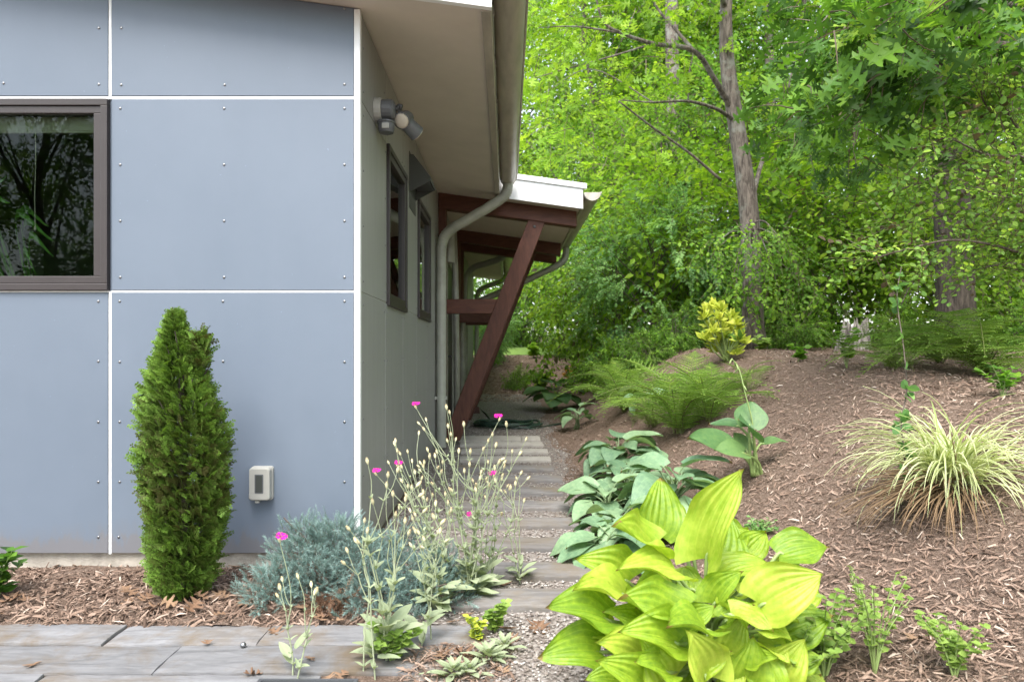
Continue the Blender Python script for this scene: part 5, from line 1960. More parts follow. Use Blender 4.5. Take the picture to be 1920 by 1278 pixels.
for k, (a, c, ya, yb_, nn, ws) in enumerate(gl):
    cp = np.array(gc) + np.array([r.normal(0, .05), r.normal(0, .05) - .03, 0])
    pa_, pc_ = P(*a, ya), P(*c, yb_)
    set_leaf(gh, gc, GOLD[k % 6], pc_ + (pa_ - pc_) * (.78 if k == 12 else .80 if k else .86), pc_ - (pc_ - pa_) * (.10 if k == 12 else .05), nn, M['petiole'], cp, ws * (1.08 if k else .80))

# the mound's inner leaves, smaller and cupped
for k in range(30):
    an = k * 2.39996
    f = math.sqrt((k + .5) / 30)
    dr_ = np.array([math.cos(an), math.sin(an) * .8, 0])
    ba = np.array(gc) + dr_ * (.05 + .20 * f) + np.array([0, -.08, .34 - .24 * f + r.normal(0, .02)])
    ti = ba + norm(dr_ + np.array([r.normal(0, .15), -.15, .45 - .75 * f])) * r.uniform(.11, .155)
    set_leaf(gh, gc, GOLD[k % 6], ba, ti, np.array([0, -.35, 1.0]) - dr_ * .2 + r.normal(0, .15, 3), M['petiole'], np.array(gc) + r.normal(0, .03, 3) * np.array([1, 1, 0]), 1.15, .006)


def rosette(name, org, label, n, size, spread, height, meshes, petmat, seed, group=None, aim=None, wscale=1.0):
    """hosta clump: stalks fan out, blades arch outward"""
    r = np.random.default_rng(seed)
    size *= 1.12
    wscale *= 1.18
    t = thing(name, label, 'hosta', tuple(org), 0, group)
    for k in range(n):
        a = k * 2.39996 + r.normal(0, .25)
        f = math.sqrt((k + .6) / n)
        rad = spread * (.25 + .75 * f) * r.uniform(.8, 1.15)
        h = height * (1.05 - .62 * f) * r.uniform(.85, 1.15)
        L = size * r.uniform(.75, 1.12)
        dr_ = np.array([math.cos(a), math.sin(a), 0])
        base = np.array(org) + dr_ * rad * .62 + np.array([0, 0, h])
        gzb = float(gz(base[0] + dr_[0] * L, base[1] + dr_[1] * L)) + .03
        up = .55 * (1 - f) - .05 - .30 * f
        tip = base + norm(dr_ + np.array([r.normal(0, .12), r.normal(0, .12), up])) * L
        tip[2] = max(tip[2], gzb)
        set_leaf(t, org, meshes[k % len(meshes)], base, tip, np.array([0, 0, 1.0]) - dr_ * .15 + r.normal(0, .16, 3), petmat, np.array(org) + r.normal(0, .02, 3) * np.array([1, 1, 0]), wscale, .005)
    return t


BH = 'blue-green hostas along the path'
rosette('blue_hosta', onground(1162, 890), 'blue-green hosta clump right of the upper path steps', 26, .23, .30, .30, BLUE, M['petiole_b'], 301, BH)
rosette('blue_hosta', onground(1140, 975), 'blue-green hosta leaning over the middle path steps', 20, .20, .25, .22, BLUE, M['petiole_b'], 302, BH)
rosette('blue_hosta', onground(1140, 1050), 'low blue-green hosta just left of the golden hosta', 18, .18, .22, .17, BLUE, M['petiole_b'], 303, BH)
rosette('blue_hosta', onground(1262, 985), 'tall blue-green hosta standing behind the golden hosta', 20, .23, .26, .38, BLUE, M['petiole_b'], 304, BH)
rosette('blue_hosta', onground(1082, 805), 'young blue-green hosta by the top of the path steps', 9, .20, .20, .32, BLUE, M['petiole_b'], 305, BH)
rosette('green_hosta', onground(1040, 770), 'dark green hosta near the end of the path', 17, .30, .36, .50, GREEN, M['petiole_b'], 306)
rosette('blue_hosta', onground(1215, 770), 'shaded hosta showing between the ferns', 9, .2, .25, .25, BLUE, M['petiole_b'], 307, BH)

rosette('blue_hosta', onground(1178, 935), 'blue-green hosta filling the row between the upper and middle clumps', 18, .20, .24, .24, BLUE, M['petiole_b'], 308, BH)
rosette('blue_hosta', onground(1170, 1030), 'blue-green hosta half hidden by the golden hosta', 16, .19, .22, .22, BLUE, M['petiole_b'], 309, BH)

# margined hosta on the mulch bank, leaves placed one by one
hc = onground(1420, 893)
hh = thing('margined_hosta', 'dark green round-leaved hosta on long stalks on the mulch bank', 'hosta', tuple(hc))
Yh = hc.y
for k, (a, c, ya, yb_, nn, ws) in enumerate([
        ((1405, 800), (1412, 748), Yh, Yh + .06, (-.1, -.85, .5), 1.3),
        ((1412, 815), (1398, 778), Yh - .05, Yh - .16, (.0, -.55, .85), 1.3),
        ((1370, 842), (1296, 812), Yh - .02, Yh - .12, (.1, -.5, .85), 1.0),
        ((1385, 800), (1330, 787), Yh + .1, Yh + .15, (.0, -.35, .95), .8),
        ((1428, 832), (1476, 818), Yh + .02, Yh, (.0, -.25, 1), .75),
        ((1400, 845), (1378, 808), Yh + .05, Yh + .1, (.1, -.6, .8), 1.3),
        ((1395, 850), (1345, 835), Yh - .1, Yh - .18, (0, -.6, .8), .9)]):
    set_leaf(hh, hc, GREEN[k % 3], P(*a, ya), P(*c, yb_), nn, M['petiole'], np.array(hc) + np.array([.01 * k - .03, 0, 0]), ws, .009)
q = cr([np.array(hc), P(1412, 800, Yh), P(1398, 740, Yh), P(1385, 690, Yh + .03), P(1372, 672, Yh + .03)], 6)
add('flower_stalk', np_mesh('flower_stalk', tube(q, np.linspace(.005, .003, len(q)), 6)[0] - np.array(hc), tube(q, .004, 6)[1], smooth=True), M['petiole'], hh)
podV, podF = lathe([(.001, 0), (.005, .012), (.0055, .026), (.002, .040), (.0006, .043)], 8)
for k in range(6):
    o = add('seed_pod', MB().raw(podV, podF).mesh('pod', True) if k == 0 else pod_me, M['petiole'], hh)
    if k == 0:
        pod_me = o.data
    pp = q[-1 - 2 * k] - np.array(hc)
    o.location = pp
    o.rotation_euler = (math.radians(150 + 20 * (k % 3)), .6 * (-1) ** k, k)

# ------------------------------------------------------------------ ferns
def frond_mesh(name, seed, L=1.0, npair=26, wide=.20, arch=.55):
    r = np.random.default_rng(seed)
    n = npair
    ts = np.linspace(.06, 1, n)

    def rach(t):
        return np.array([.03 * math.sin(3 * t), L * t * (1 - .12 * t), L * (arch * t - arch * 1.38 * t * t)])
    pts = np.array([rach(t) for t in np.linspace(0, 1, 10)])
    V, Fq = tube(pts, np.linspace(.006, .0015, 10), 4, False)
    V = [V]
    Fs = [tri(Fq)]
    T = [np.zeros(len(V[0]))]
    off = len(V[0])
    for i, t in enumerate(ts):
        w = wide * L * (math.sin(math.pi * min(1, t * .80 + .16)) ** .9) * r.uniform(.9, 1.05) if t < .97 else .02 * L
        w *= min(1, (1.03 - t) * 3.5)
        c = rach(t)
        tan = norm(rach(min(1, t + .02)) - rach(t - .02))
        for s in (-1, 1):
            d = norm(np.array([s * 1.0, .45, 0]) + tan * .12 + np.array([0, 0, -.18 + r.normal(0, .06)]))
            nn = np.array([0, 0, 1.0]) - tan * .3
            Rm = frames(d[None], nn[None])[0]
            m = 7
            pv = [(0, 0, 0)]
            hw = .0125 * L
            for k in range(m):
                y = (k + .55) / m
                ww = hw * (1.05 - y) ** .6
                pv += [(ww, y * w + .013 * L * .8, -.006), (-ww, y * w + .013 * L * .8, -.006), (0, y * w, .002)]
            pv.append((0, w * 1.04, -.012))
            pf = []
            prev = 0
            for k in range(m):
                a = 1 + 3 * k
                cc = a + 2
                pf += [(prev, a, cc), (prev, cc, a + 1)]
                prev = cc
            pf += [(prev, len(pv) - 1, prev - 2), (prev, prev - 1, len(pv) - 1)]
            V.append(np.array(pv) @ Rm.T + c)
            Fs.append(np.array(pf) + off)
            T.append(np.full(len(pv), np.clip(.5 + r.normal(0, .12), .1, 1)))
            off += len(pv)
    me = np_mesh(name, np.concatenate(V), np.concatenate(Fs), np.concatenate(T))
    me.materials.append(G['fern'])
    return me


FROND = [frond_mesh('frond', 400 + k, 1.0, 26, w, a) for k, (w, a) in enumerate([(.20, .55), (.23, .75), (.18, .9), (.21, .4)])]


def fern(org, label, n, L, seed, lean=(0, 0), rise=.9, fan=None):
    r = np.random.default_rng(seed)
    t = thing('fern', label, 'fern', tuple(org), 0, 'ferns on the mulch bank')
    for k in range(n):
        a = k * 2 * math.pi / n + r.normal(0, .25)
        if fan:
            a = r.uniform(*fan)
        up = rise * (r.uniform(.9, 1.6) if k % 2 == 0 else r.uniform(.4, .95))
        d = np.array([math.cos(a) + lean[0], math.sin(a) + lean[1], up])
        nn = np.array([-math.cos(a) * .4, -math.sin(a) * .4, 1.0])
        Rm = frames(d[None], nn[None])[0] * (L * r.uniform(.75, 1.12))
        o = add('frond', FROND[k % 4], None, t)
        o.matrix_basis = Matrix([[*Rm[i], [r.normal(0, .02), r.normal(0, .02), 0][i]] for i in range(3)] + [[0, 0, 0, 1]])
    return t


fern(onground(1278, 812), 'largest light green fern left of the round-leaved hosta', 20, .92, 501, (-.1, -.15), 1.0)
fern(onground(1172, 772), 'fern behind the blue-green hosta clump', 19, .90, 502, (-.1, -.15), 1.0)
fern(onground(1225, 800), 'fresh green fern low in front of the fern bank', 13, .62, 510, (0, -.2), .8)
fern(onground(1330, 790), 'feathery fern tucked behind the round-leaved hosta', 15, .72, 503, (0, -.1), 1.2)
fern(onground(1135, 712), 'upright bright fern on the bank near the end of the path', 14, .75, 504, (0, -.1), 1.2)
fern(onground(1085, 700), 'small fern left of the upright bright fern', 12, .66, 508, (0, -.1), 1.0)
fern(onground(1400, 735), 'small pale fern above the round-leaved hosta', 7, .36, 505, (0, 0), 1.4)
fern(onground(1850, 700), 'big fern with arching fronds at the right edge of the mulch', 20, .85, 506, (-.2, -.2), .55, (2.3, 5.4))
fern(onground(1680, 692), 'smaller fern right of the weathered stump', 12, .5, 507, (-.2, -.2), .6)
fern(onground(1765, 682), 'fern behind the big right-hand fern', 14, .85, 509, (-.2, -.1), .7, (2.0, 5.2))

# ------------------------------------------------------------------ striped grass tuft
gp = onground(1785, 915)
gt = thing('grass_tuft', 'arching tuft of cream-striped ornamental grass on the mulch bank', 'grass', tuple(gp))
r = np.random.default_rng(610)


def blades(n, seed, L0, L1, wid, elev, drop, lean, dead=False):
    r = np.random.default_rng(seed)
    V, Fq, T = [], [], []
    off = 0
    for k in range(n):
        a = r.uniform(0, 2 * math.pi)
        L = r.uniform(L0, L1)
        e = math.radians(np.clip(r.normal(elev, 16), 8, 86))
        dr_ = norm(np.array([math.cos(a) + lean[0], math.sin(a) + lean[1], 0]))
        side = np.array([-dr_[1], dr_[0], 0])
        b0_ = np.array([r.normal(0, .035), r.normal(0, .03), -.01])
        p, ang = b0_.copy(), e
        m = 9
        dpr = math.radians(drop) * r.uniform(.6, 1.3)
        w = wid * r.uniform(.7, 1.25)
        t0 = np.clip(r.normal(.42, .14), .08, .7) if not dead else 0.0
        tw_ = r.normal(0, .25)
        pts = []
        for i in range(m):
            pts.append(p.copy())
            p = p + (dr_ * math.cos(ang) + np.array([0, 0, math.sin(ang)])) * L / m
            ang -= dpr / m * (1.0 + 1.2 * i / m)
            gzp = float(gz(gp.x + p[0], gp.y + p[1])) - gp.z + .012
            if p[2] < gzp:
                p[2] = gzp
                ang = max(ang, -.2)
        for i, q in enumerate(pts):
            f = i / (m - 1)
            ww = w * (1 - f ** 2.2) * (.6 + .4 * min(1, f * 5)) + .0004
            sv = side * math.cos(tw_) + np.array([0, 0, 1]) * math.sin(tw_) * .6
            # pale margins, green mid-stripe
            for s, tt, dz in ((-1, .55, .002), (-.35, .0, 0), (.35, .0, 0), (1, .55, .002)):
                V.append(q + sv * (s * ww) + np.array([0, 0, dz]))
                T.append(0.0 if dead else np.clip(t0 + tt + .1 * f, .07, 1))
        for i in range(m - 1):
            for j in range(3):
                c = off + i * 4 + j
                Fq.append((c, c + 1, c + 5, c + 4))
        off += 4 * m
    return np.array(V), np.array(Fq), np.array(T)


V, Fq, T = blades(300, 611, .40, .68, .0052, 60, 92, (-.3, -.1))
o = add('blades', np_mesh('blades', V, Fq, T), G['grass'], gt)
o["kind"] = "stuff"
V, Fq, T = blades(150, 612, .35, .62, .003, 12, 40, (-1.5, -1.0), True)
o = add('dead_blades', np_mesh('dead_blades', V, Fq, T), G['grass'], gt)
o["kind"] = "stuff"

# ------------------------------------------------------------------ arborvitae against the wall
ab = Vector(((343 - 950) * 2.98 / FPX, 2.98, 0.02))
av = thing('arborvitae', 'narrow green arborvitae growing against the blue-grey wall', 'conifer', tuple(ab))


def spray(r):
    """flat fan of scale-leaf branchlets along +Y"""
    V, Fq, T = [], [], []

    def strip(p, a, L, w, t):
        d = np.array([math.sin(a), math.cos(a), 0])
        s = np.array([math.cos(a), -math.sin(a), 0])
        o = len(V)
        q = p + d * L
        m_ = p + d * L * .6
        V.extend([p, m_ + s * w + np.array([0, 0, .02 * L]), q + np.array([0, 0, -.1 * L]), m_ - s * w + np.array([0, 0, .02 * L])])
        Fq.extend([(o, o + 1, o + 3), (o + 3, o + 1, o + 2)])
        T.extend([t] * 2 + [min(1, t + .15)] + [t])
    for k in range(5):
        y = .06 + .86 * k / 4
        for s in (-1, 1):
            L = (.50 - .30 * k / 4) * r.uniform(.8, 1.15)
            a = s * math.radians(38 + r.normal(0, 8))
            p = np.array([0, y, -.14 * y * y])
            t = np.clip(.5 + r.normal(0, .1), .1, 1)
            strip(p, a, L, .055, t)
            e = .45
            strip(p + np.array([math.sin(a), math.cos(a), 0]) * L * e, a + s * .6, L * .5, .045, t + .03)
            strip(p + np.array([math.sin(a), math.cos(a), 0]) * L * e, a - s * .7, L * .46, .045, t + .03)
    strip(np.array([0, 0, 0]), 0, 1.0, .05, .45)
    return np.array(V), np.array(Fq), np.array(T)


r = np.random.default_rng(701)
SPR = [spray(r) for _ in range(4)]
n = 6300
hgt = r.random(n) ** 1.0
prof = np.interp(hgt, [0, .06, .18, .33, .5, .66, .80, .90, .96, 1.0], [.095, .14, .185, .215, .230, .195, .130, .070, .028, .004])
ang = r.uniform(0, 2 * math.pi, n)
lump = 1 + .10 * np.sin(4 * ang + 9 * hgt) + .08 * np.sin(7 * ang - 15 * hgt + 1) + .06 * np.sin(23 * hgt + 3 * ang)
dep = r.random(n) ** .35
rad = prof * .69 * lump * dep
HT = 1.225
pos = np.stack([rad * np.cos(ang), rad * np.sin(ang) * .92, hgt * HT + .01], 1)
pos[:, 0] += .014 * np.sin(hgt * 5) - .045 * (hgt - .5) * (hgt > .5)
# second leader right of the tip
k2 = r.random(n) < .03
pos[k2] = np.stack([.075 + r.normal(0, .014, k2.sum()), r.normal(0, .02, k2.sum()), 1.00 + r.random(k2.sum()) * .14], 1)
k3 = (~k2) & (r.random(n) < .022)
pos[k3] = np.stack([-.02 + r.normal(0, .010, k3.sum()), r.normal(0, .010, k3.sum()), HT * (.93 + .08 * r.random(k3.sum()))], 1)
hgt[k3] = 1.0
rdir = np.stack([np.cos(ang), np.sin(ang), np.where(k3, 3.5, 1.0)], 1) + r.normal(0, .38, (n, 3))
nrm = np.stack([-np.sin(ang), np.cos(ang), np.zeros(n)], 1) * .7 + np.array([0, 0, .8]) + r.normal(0, .45, (n, 3))
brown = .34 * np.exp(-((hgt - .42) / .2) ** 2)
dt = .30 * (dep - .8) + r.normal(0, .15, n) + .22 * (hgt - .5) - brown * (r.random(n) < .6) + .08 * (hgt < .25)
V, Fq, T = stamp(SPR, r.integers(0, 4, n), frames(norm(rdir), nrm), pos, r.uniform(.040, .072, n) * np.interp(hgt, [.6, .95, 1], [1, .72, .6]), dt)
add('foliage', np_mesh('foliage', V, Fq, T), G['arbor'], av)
mb = MB().tube(cr([(0, 0, -.05), (.01, 0, .35), (-.01, 0, .8), (0, 0, 1.22)], 5), np.linspace(.028, .006, 16), 8)
for k in range(40):
    a, h = r.uniform(0, 6.28), r.uniform(.05, 1.1)
    rr2 = np.interp(h / HT, [0, .2, .45, .8, 1], [.08, .14, .16, .10, .02])
    mb.tube([(0, 0, h), (rr2 * .6 * math.cos(a), rr2 * .6 * math.sin(a), h + .06), (rr2 * math.cos(a), rr2 * math.sin(a), h + .14)], [.006, .004, .002], 4, False)
mb.build('trunk', M['bark_dark'], av, smooth=True)

# ------------------------------------------------------------------ blue juniper mound
jb = Vector(((660 - 950) * 2.95 / FPX, 2.96, 0.0))
jn = thing('blue_juniper', 'low mound of silvery blue juniper at the corner of the house', 'juniper', tuple(jb))


def needle_twig(r):
    V, Fq, T = [], [], []
    for k in range(26):
        y = .10 + .9 * k / 25
        a = k * 2.4
        e = .75 + .25 * r.random()
        d = norm(np.array([math.cos(a) * e, .65 + .5 * (k / 25), math.sin(a) * e]))
        s = norm(np.cross(d, np.array([.3, .2, 1.0])))
        L = .30 * r.uniform(.8, 1.15) * (1 - .25 * k / 25)
        p = np.array([0, y, 0])
        o = len(V)
        V.extend([p - s * .022, p + s * .022, p + d * L])
        Fq.append((o, o + 1, o + 2))
        t = np.clip(.42 + .3 * k / 25 + r.normal(0, .08), .08, 1)
        T.extend([t, t, min(1, t + .1)])
    o = len(V)
    V.extend([(-.02, 0, 0), (.02, 0, 0), (0, 1.0, .0)])
    Fq.append((o, o + 1, o + 2))
    T.extend([0, 0, 0])
    return np.array(V), np.array(Fq), np.array(T)


r = np.random.default_rng(720)
NT = [needle_twig(r) for _ in range(4)]
clumps = []
for (px, py, Y, rx, rz) in [(510, 1090, 2.90, .13, .11), (490, 1145, 2.84, .09, .07), (560, 1040, 3.02, .16, .13), (620, 1010, 3.10, .17, .14), (600, 1080, 2.96, .16, .13), (690, 1035, 3.05, .18, .15), (700, 1100, 2.90, .17, .14),
                            (770, 1060, 2.98, .17, .13), (830, 1050, 3.06, .12, .10), (800, 1110, 2.90, .16, .11), (640, 990, 3.16, .12, .10), (570, 985, 3.16, .10, .08), (660, 1150, 2.80, .12, .07), (750, 1150, 2.82, .14, .08), (850, 1100, 2.95, .09, .07), (770, 1000, 3.2, .10, .08)]:
    clumps.append((P(px, py + 18, Y), rx, rz * .92))
pos, dirs, dts = [], [], []
for c, rx, rz in clumps:
    m = int(330 * (rx / .15) ** 2)
    u = norm(r.normal(size=(m, 3)))
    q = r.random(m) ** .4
    pp = c + u * np.stack([rx * q, rx * .85 * q, rz * q], 1) * (1 + .22 * np.sin(5 * u[:, :1] + 7 * u[:, 2:3] + rx * 90))
    pos.append(pp)
    dirs.append(u * np.array([1, 1, .6]) + np.array([0, -.05, .55]) + r.normal(0, .35, (m, 3)))
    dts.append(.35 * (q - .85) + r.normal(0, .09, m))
pos, dirs, dts = np.concatenate(pos), np.concatenate(dirs), np.concatenate(dts)
ok = (pos[:, 2] > .015) & (pos[:, 1] < 3.36) | ((pos[:, 0] > WX + .03) & (pos[:, 2] > .015))
pos, dirs, dts = pos[ok], dirs[ok], dts[ok]
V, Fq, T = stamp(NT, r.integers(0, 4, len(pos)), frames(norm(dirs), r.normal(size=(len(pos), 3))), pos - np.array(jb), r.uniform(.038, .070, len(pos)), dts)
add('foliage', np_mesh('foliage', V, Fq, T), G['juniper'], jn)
mb = MB()
for c, rx, rz in clumps:
    e = c - np.array(jb)
    for k in range(4):
        e2 = e + r.normal(0, .5, 3) * np.array([rx, rx, rz])
        mb.tube(cr([np.array([0, .05, 0]), e * .5 + np.array([0, 0, .02]), e2], 4), np.linspace(.010, .003, 9), 5, False)
mb.build('stem', M['twig'], jn, smooth=True)
# brown dead patch at the front of the mound
m = 190
c = P(625, 1130, 2.83) - np.array(jb)
u = norm(r.normal(size=(m, 3)))
pp = c + u * np.array([.085, .05, .05]) * r.random((m, 1)) ** .5
pp[:, 2] = np.maximum(pp[:, 2], .012)
V, Fq, T = stamp([(a, b_, np.full(len(c_), .25)) for a, b_, c_ in NT], r.integers(0, 4, m), frames(norm(r.normal(0, .5, (m, 3)) + np.array([0, -.4, -.5])), r.normal(size=(m, 3))), pp, r.uniform(.05, .085, m), r.normal(.1, .12, m))
add('dead_twigs', np_mesh('dead_twigs', V, Fq, T), M['dryleaf'], jn)["kind"] = "stuff"

# ------------------------------------------------------------------ rose campion
def felt_leaf(seed, w=.36):
    r = np.random.default_rng(seed)
    V, Fq, T = [], [], []
    nu = 7
    for i in range(nu + 1):
        u = i / nu
        ww = w * .5 * math.sin(math.pi * min(1, (u * .95 + .05)) ** .85) ** .8 if i < nu else .003
        for j, v in enumerate((-1, -.45, 0, .45, 1)):
            V.append((v * ww, u, .10 * abs(v) ** 1.5 * (1 - u) - .30 * u * u + .14 * u + .02 * math.sin(8 * u + seed + v)))
            T.append(.5 + .18 * abs(v) + (.12 if v == 0 else 0))
    for i in range(nu):
        for j in range(4):
            a = i * 5 + j
            Fq.append((a, a + 1, a + 6, a + 5))
    me = np_mesh('leaf', np.array(V), np.array(Fq), T, smooth=True)
    me.materials.append(G['felt'])
    return me


FELT = [felt_leaf(800 + k, w) for k, w in enumerate((.34, .42, .30))]
FELTY = [felt_leaf(810, .4)]
FELTY[0].materials.clear()
FELTY[0].materials.append(G['orange'])
bV, bF = lathe([(.0008, -.002), (.0030, .001), (.0052, .007), (.0056, .012), (.0044, .017), (.0030, .020), (.0036, .022), (.0010, .022)], 8)
bud_me = np_mesh('bud', np.array(bV), bF, np.interp(np.array(bV)[:, 2], [0, .012, .022], [.9, .6, .05]), smooth=True)
bud_me.materials.append(G['bud'])
# flower: five notched petals
pv, pf, pt = [], [], []
for k in range(5):
    a0 = 2 * math.pi * k / 5
    o = len(pv)
    for (x, y, z) in [(0, .002, .020), (.0045, .008, .0225), (.0082, .0145, .0245), (.0045, .0182, .022), (0, .0150, .0225), (-.0045, .0182, .022), (-.0082, .0145, .0245), (-.0045, .008, .0225)]:
        pv.append((x * math.cos(a0) - y * math.sin(a0), x * math.sin(a0) + y * math.cos(a0), z + .0012 * (k % 2)))
        pt.append(.5 + .25 * (y > .014))
    pf += [(o, o + 1, o + 7), (o + 1, o + 2, o + 3), (o + 1, o + 3, o + 4), (o + 1, o + 4, o + 7), (o + 7, o + 4, o + 5), (o + 7, o + 5, o + 6)]
flower_me = np_mesh('petals', np.array(pv), np.array(pf), pt)
flower_me.materials.append(M['magenta'])


def put(par, org, name, me, p, d, s, nrm=None, r=None):
    nrm = np.array([0, 0, 1.0]) if nrm is None else nrm
    d = np.array(d, float)
    Rm = frames(d[None] + 1e-4, np.array(nrm, float)[None] + 1e-3)[0] * s
    o = add(name, me, None, par)
    o.matrix_basis = Matrix([[*Rm[i], p[i] - org[i]] for i in range(3)] + [[0, 0, 0, 1]])
    return o


def put_up(par, org, name, me, p, d, s):
    """local +Z along d"""
    q = Vector((0, 0, 1)).rotation_difference(Vector(d).normalized())
    o = add(name, me, None, par)
    o.matrix_basis = Matrix.Translation(Vector(p) - Vector(org)) @ q.to_matrix().to_4x4() @ Matrix.Scale(s, 4)
    return o


def campion(org, label, heads, seed, flowers=(), low_leaves=10, leafsize=.075, leafy=1.0, Yj=.10, rad=.0024):
    """heads: pixel tips of the main stems; each forks into budded branches. flowers: pixel spots that bloom"""
    r = np.random.default_rng(seed)
    org = np.array(org, float)
    t = thing('rose_campion', label, 'flower', tuple(org), 0, 'rose campions by the path')
    fl = [np.array(f, float) for f in flowers]

    def px_of(p):
        return np.array([p[0] * FPX / p[1] + 950, 662 - (p[2] - EYE) * FPX / p[1]])

    def seg(a, b_, r0, r1, bend):
        L = np.linalg.norm(b_ - a)
        m_ = (a + b_) / 2 + r.normal(0, bend * L, 3)
        q = cr([a, m_, b_], 5)
        MBs.tube(q, np.linspace(r0, r1, len(q)), 5, False)
        return q
    blooms = [P(f[0], f[1] + 4, org[1] + r.uniform(-Yj, Yj) * .6) for f in fl]
    for hi_, hd in enumerate(heads):
        MBs = MB()
        tip = P(hd[0], hd[1], org[1] + r.uniform(-Yj, Yj))
        b0_ = org + np.array([r.normal(0, .025), r.normal(0, .025), 0])
        Lt = np.linalg.norm(tip - b0_)
        f1 = b0_ + (tip - b0_) * r.uniform(.50, .62) + r.normal(0, .018, 3)
        q = seg(b0_, f1, rad * 1.2, rad, .03)
        leaves, buds = [], []
        nn = max(2, int(Lt * 7))
        for k in range(nn):
            j = int((k + .6) / nn * (len(q) - 1))
            a = r.uniform(0, 3.14)
            for s in (0, math.pi):
                leaves.append((q[j], np.array([math.cos(a + s), math.sin(a + s), .9]), leafsize * r.uniform(.5, 1.0) * (1.05 - .6 * k / nn)))
        ends = []
        kids = [tip]
        for s in range(r.integers(1, 3)):
            off = np.array([r.normal(0, .10), r.normal(0, .05), 0]) * Lt * 1.1
            kids.append(f1 + (tip - f1) * r.uniform(.6, .95) + off)
        for kp in kids:
            mid = f1 + (kp - f1) * r.uniform(.45, .62) + np.array([r.normal(0, .012), r.normal(0, .012), 0])
            seg(f1, mid, rad * .85, rad * .7, .05)
            a = r.uniform(0, 3.14)
            for s in (0, math.pi):
                leaves.append((f1, np.array([math.cos(a + s), math.sin(a + s), 1.0]), leafsize * .45))
                leaves.append((mid, np.array([math.cos(a + s + 1), math.sin(a + s + 1), 1.1]), leafsize * .28))
            for s in range(r.integers(1, 3)):
                e = kp if s == 0 else mid + (kp - mid) * r.uniform(.5, .9) + np.array([r.normal(0, .03), r.normal(0, .02), 0])
                qq = seg(mid, e, rad * .65, rad * .5, .06)
                buds.append((e, qq[-1] - qq[-3]))
        if hi_ < len(blooms):
            e = blooms[hi_]
            qq = seg(f1, e, rad * .8, rad * .55, .04)
            put_up(t, org, 'calyx', bud_me, e, qq[-1] - qq[-3], 1.0)
            fo = put_up(t, org, 'flower', flower_me, e, np.array([r.normal(0, .15), -.35, 1.0]), 1.15)
        st_ = add('stem', rel(MBs, org).mesh('stem', True), None, t)
        if not st_.data.attributes.get('tint'):
            a_ = st_.data.attributes.new('tint', 'FLOAT', 'POINT')
            a_.data.foreach_set('value', np.full(len(st_.data.vertices), .85, np.float32))
        st_.data.materials.append(G['felt'])
        for p_, d_, s_ in leaves:
            if r.random() < leafy:
                put(t, org, 'leaf', FELT[r.integers(0, 3)], p_, d_, s_, np.array([0, -.2, 1.0]) - np.array([d_[0], d_[1], 0]) * .6)
        for p_, d_ in buds:
            put_up(t, org, 'bud', bud_me, p_, d_, r.uniform(.85, 1.2))
    for k in range(low_leaves):
        a = k * 2.4 + r.normal(0, .3)
        h = r.uniform(0, .09)
        put(t, org, 'leaf', FELT[k % 3], org + np.array([math.cos(a) * .015, math.sin(a) * .015, .01 + h]), np.array([math.cos(a), math.sin(a), r.uniform(.15, 1.3)]), leafsize * r.uniform(.9, 1.5), np.array([0, -.3, 1.0]))
    return t


campion(onground(885, 1128), 'tall pale rose campion clump beside the lower path steps', [(838, 768), (870, 800), (905, 845), (950, 800), (800, 790), (915, 830), (880, 875), (860, 850), (935, 870), (840, 830), (900, 900), (820, 850)], 901,
        [(935, 785), (781, 762), (925, 892), (884, 968)], 26, .085, 1.0, .16)
campion(onground(850, 1120), 'pale rose campion left of the tall clump, mostly gone to bud', [(742, 830), (785, 815), (765, 850), (805, 860), (730, 870), (755, 905), (790, 900)], 902, [(707, 887), (747, 872)], 14, .075, 1.0, .12)
campion(onground(905, 1110), 'pale budded rose campion at the right of the tall clump', [(960, 850), (940, 900), (915, 870), (975, 890), (925, 930)], 908, [], 18, .085, 1.0, .10)
campion(onground(820, 1150), 'bushy silver-leaved rose campion at the foot of the tall clump', [(770, 960), (800, 940), (835, 930), (780, 1000)], 909, [], 24, .095, 1.0, .10)
campion(onground(722, 1240), 'leafy rose campion in front of the juniper on the patio edge', [(690, 870), (725, 915), (700, 945), (760, 940)], 903, [], 24, .10, .9, .08)
campion(onground(790, 1215), 'single leaning rose campion stem right of the leafy patio one', [(845, 960), (820, 1000)], 904, [], 5, .07, .8, .05)
campion(onground(548, 1272), 'solitary rose campion with one magenta bloom on the patio', [(530, 1090), (560, 1085)], 905, [(525, 1012)], 4, .055, 1.0, .04)
campion(onground(975, 1095), 'wiry rose campion leaning over the path steps', [(970, 900), (955, 920), (930, 905)], 906, [], 9, .06, .7, .08)
campion(onground(700, 1262), 'slim rose campion stem standing before the corner trim', [(683, 980), (688, 1000)], 907, [], 3, .06, .9, .03)

# silver rosettes at the path edge
def silver(org, label, n, size, seed):
    r = np.random.default_rng(seed)
    t = thing('silver_rosette', label, 'plant', tuple(org), 0, 'silvery rosettes at the path edge')
    for k in range(n):
        a = k * 2.39996
        f = k / n
        d = np.array([math.cos(a), math.sin(a), 1.3 - 1.15 * f])
        put(t, np.array(org), 'leaf', FELT[k % 3], np.array(org) + np.array([math.cos(a) * .03 * f, math.sin(a) * .03 * f, .012 + .03 * (1 - f)]), d, size * (.55 + .6 * f) * r.uniform(.85, 1.15), np.array([0, 0, 1.0]) - np.array([d[0], d[1], 0]) * .5)
    return t


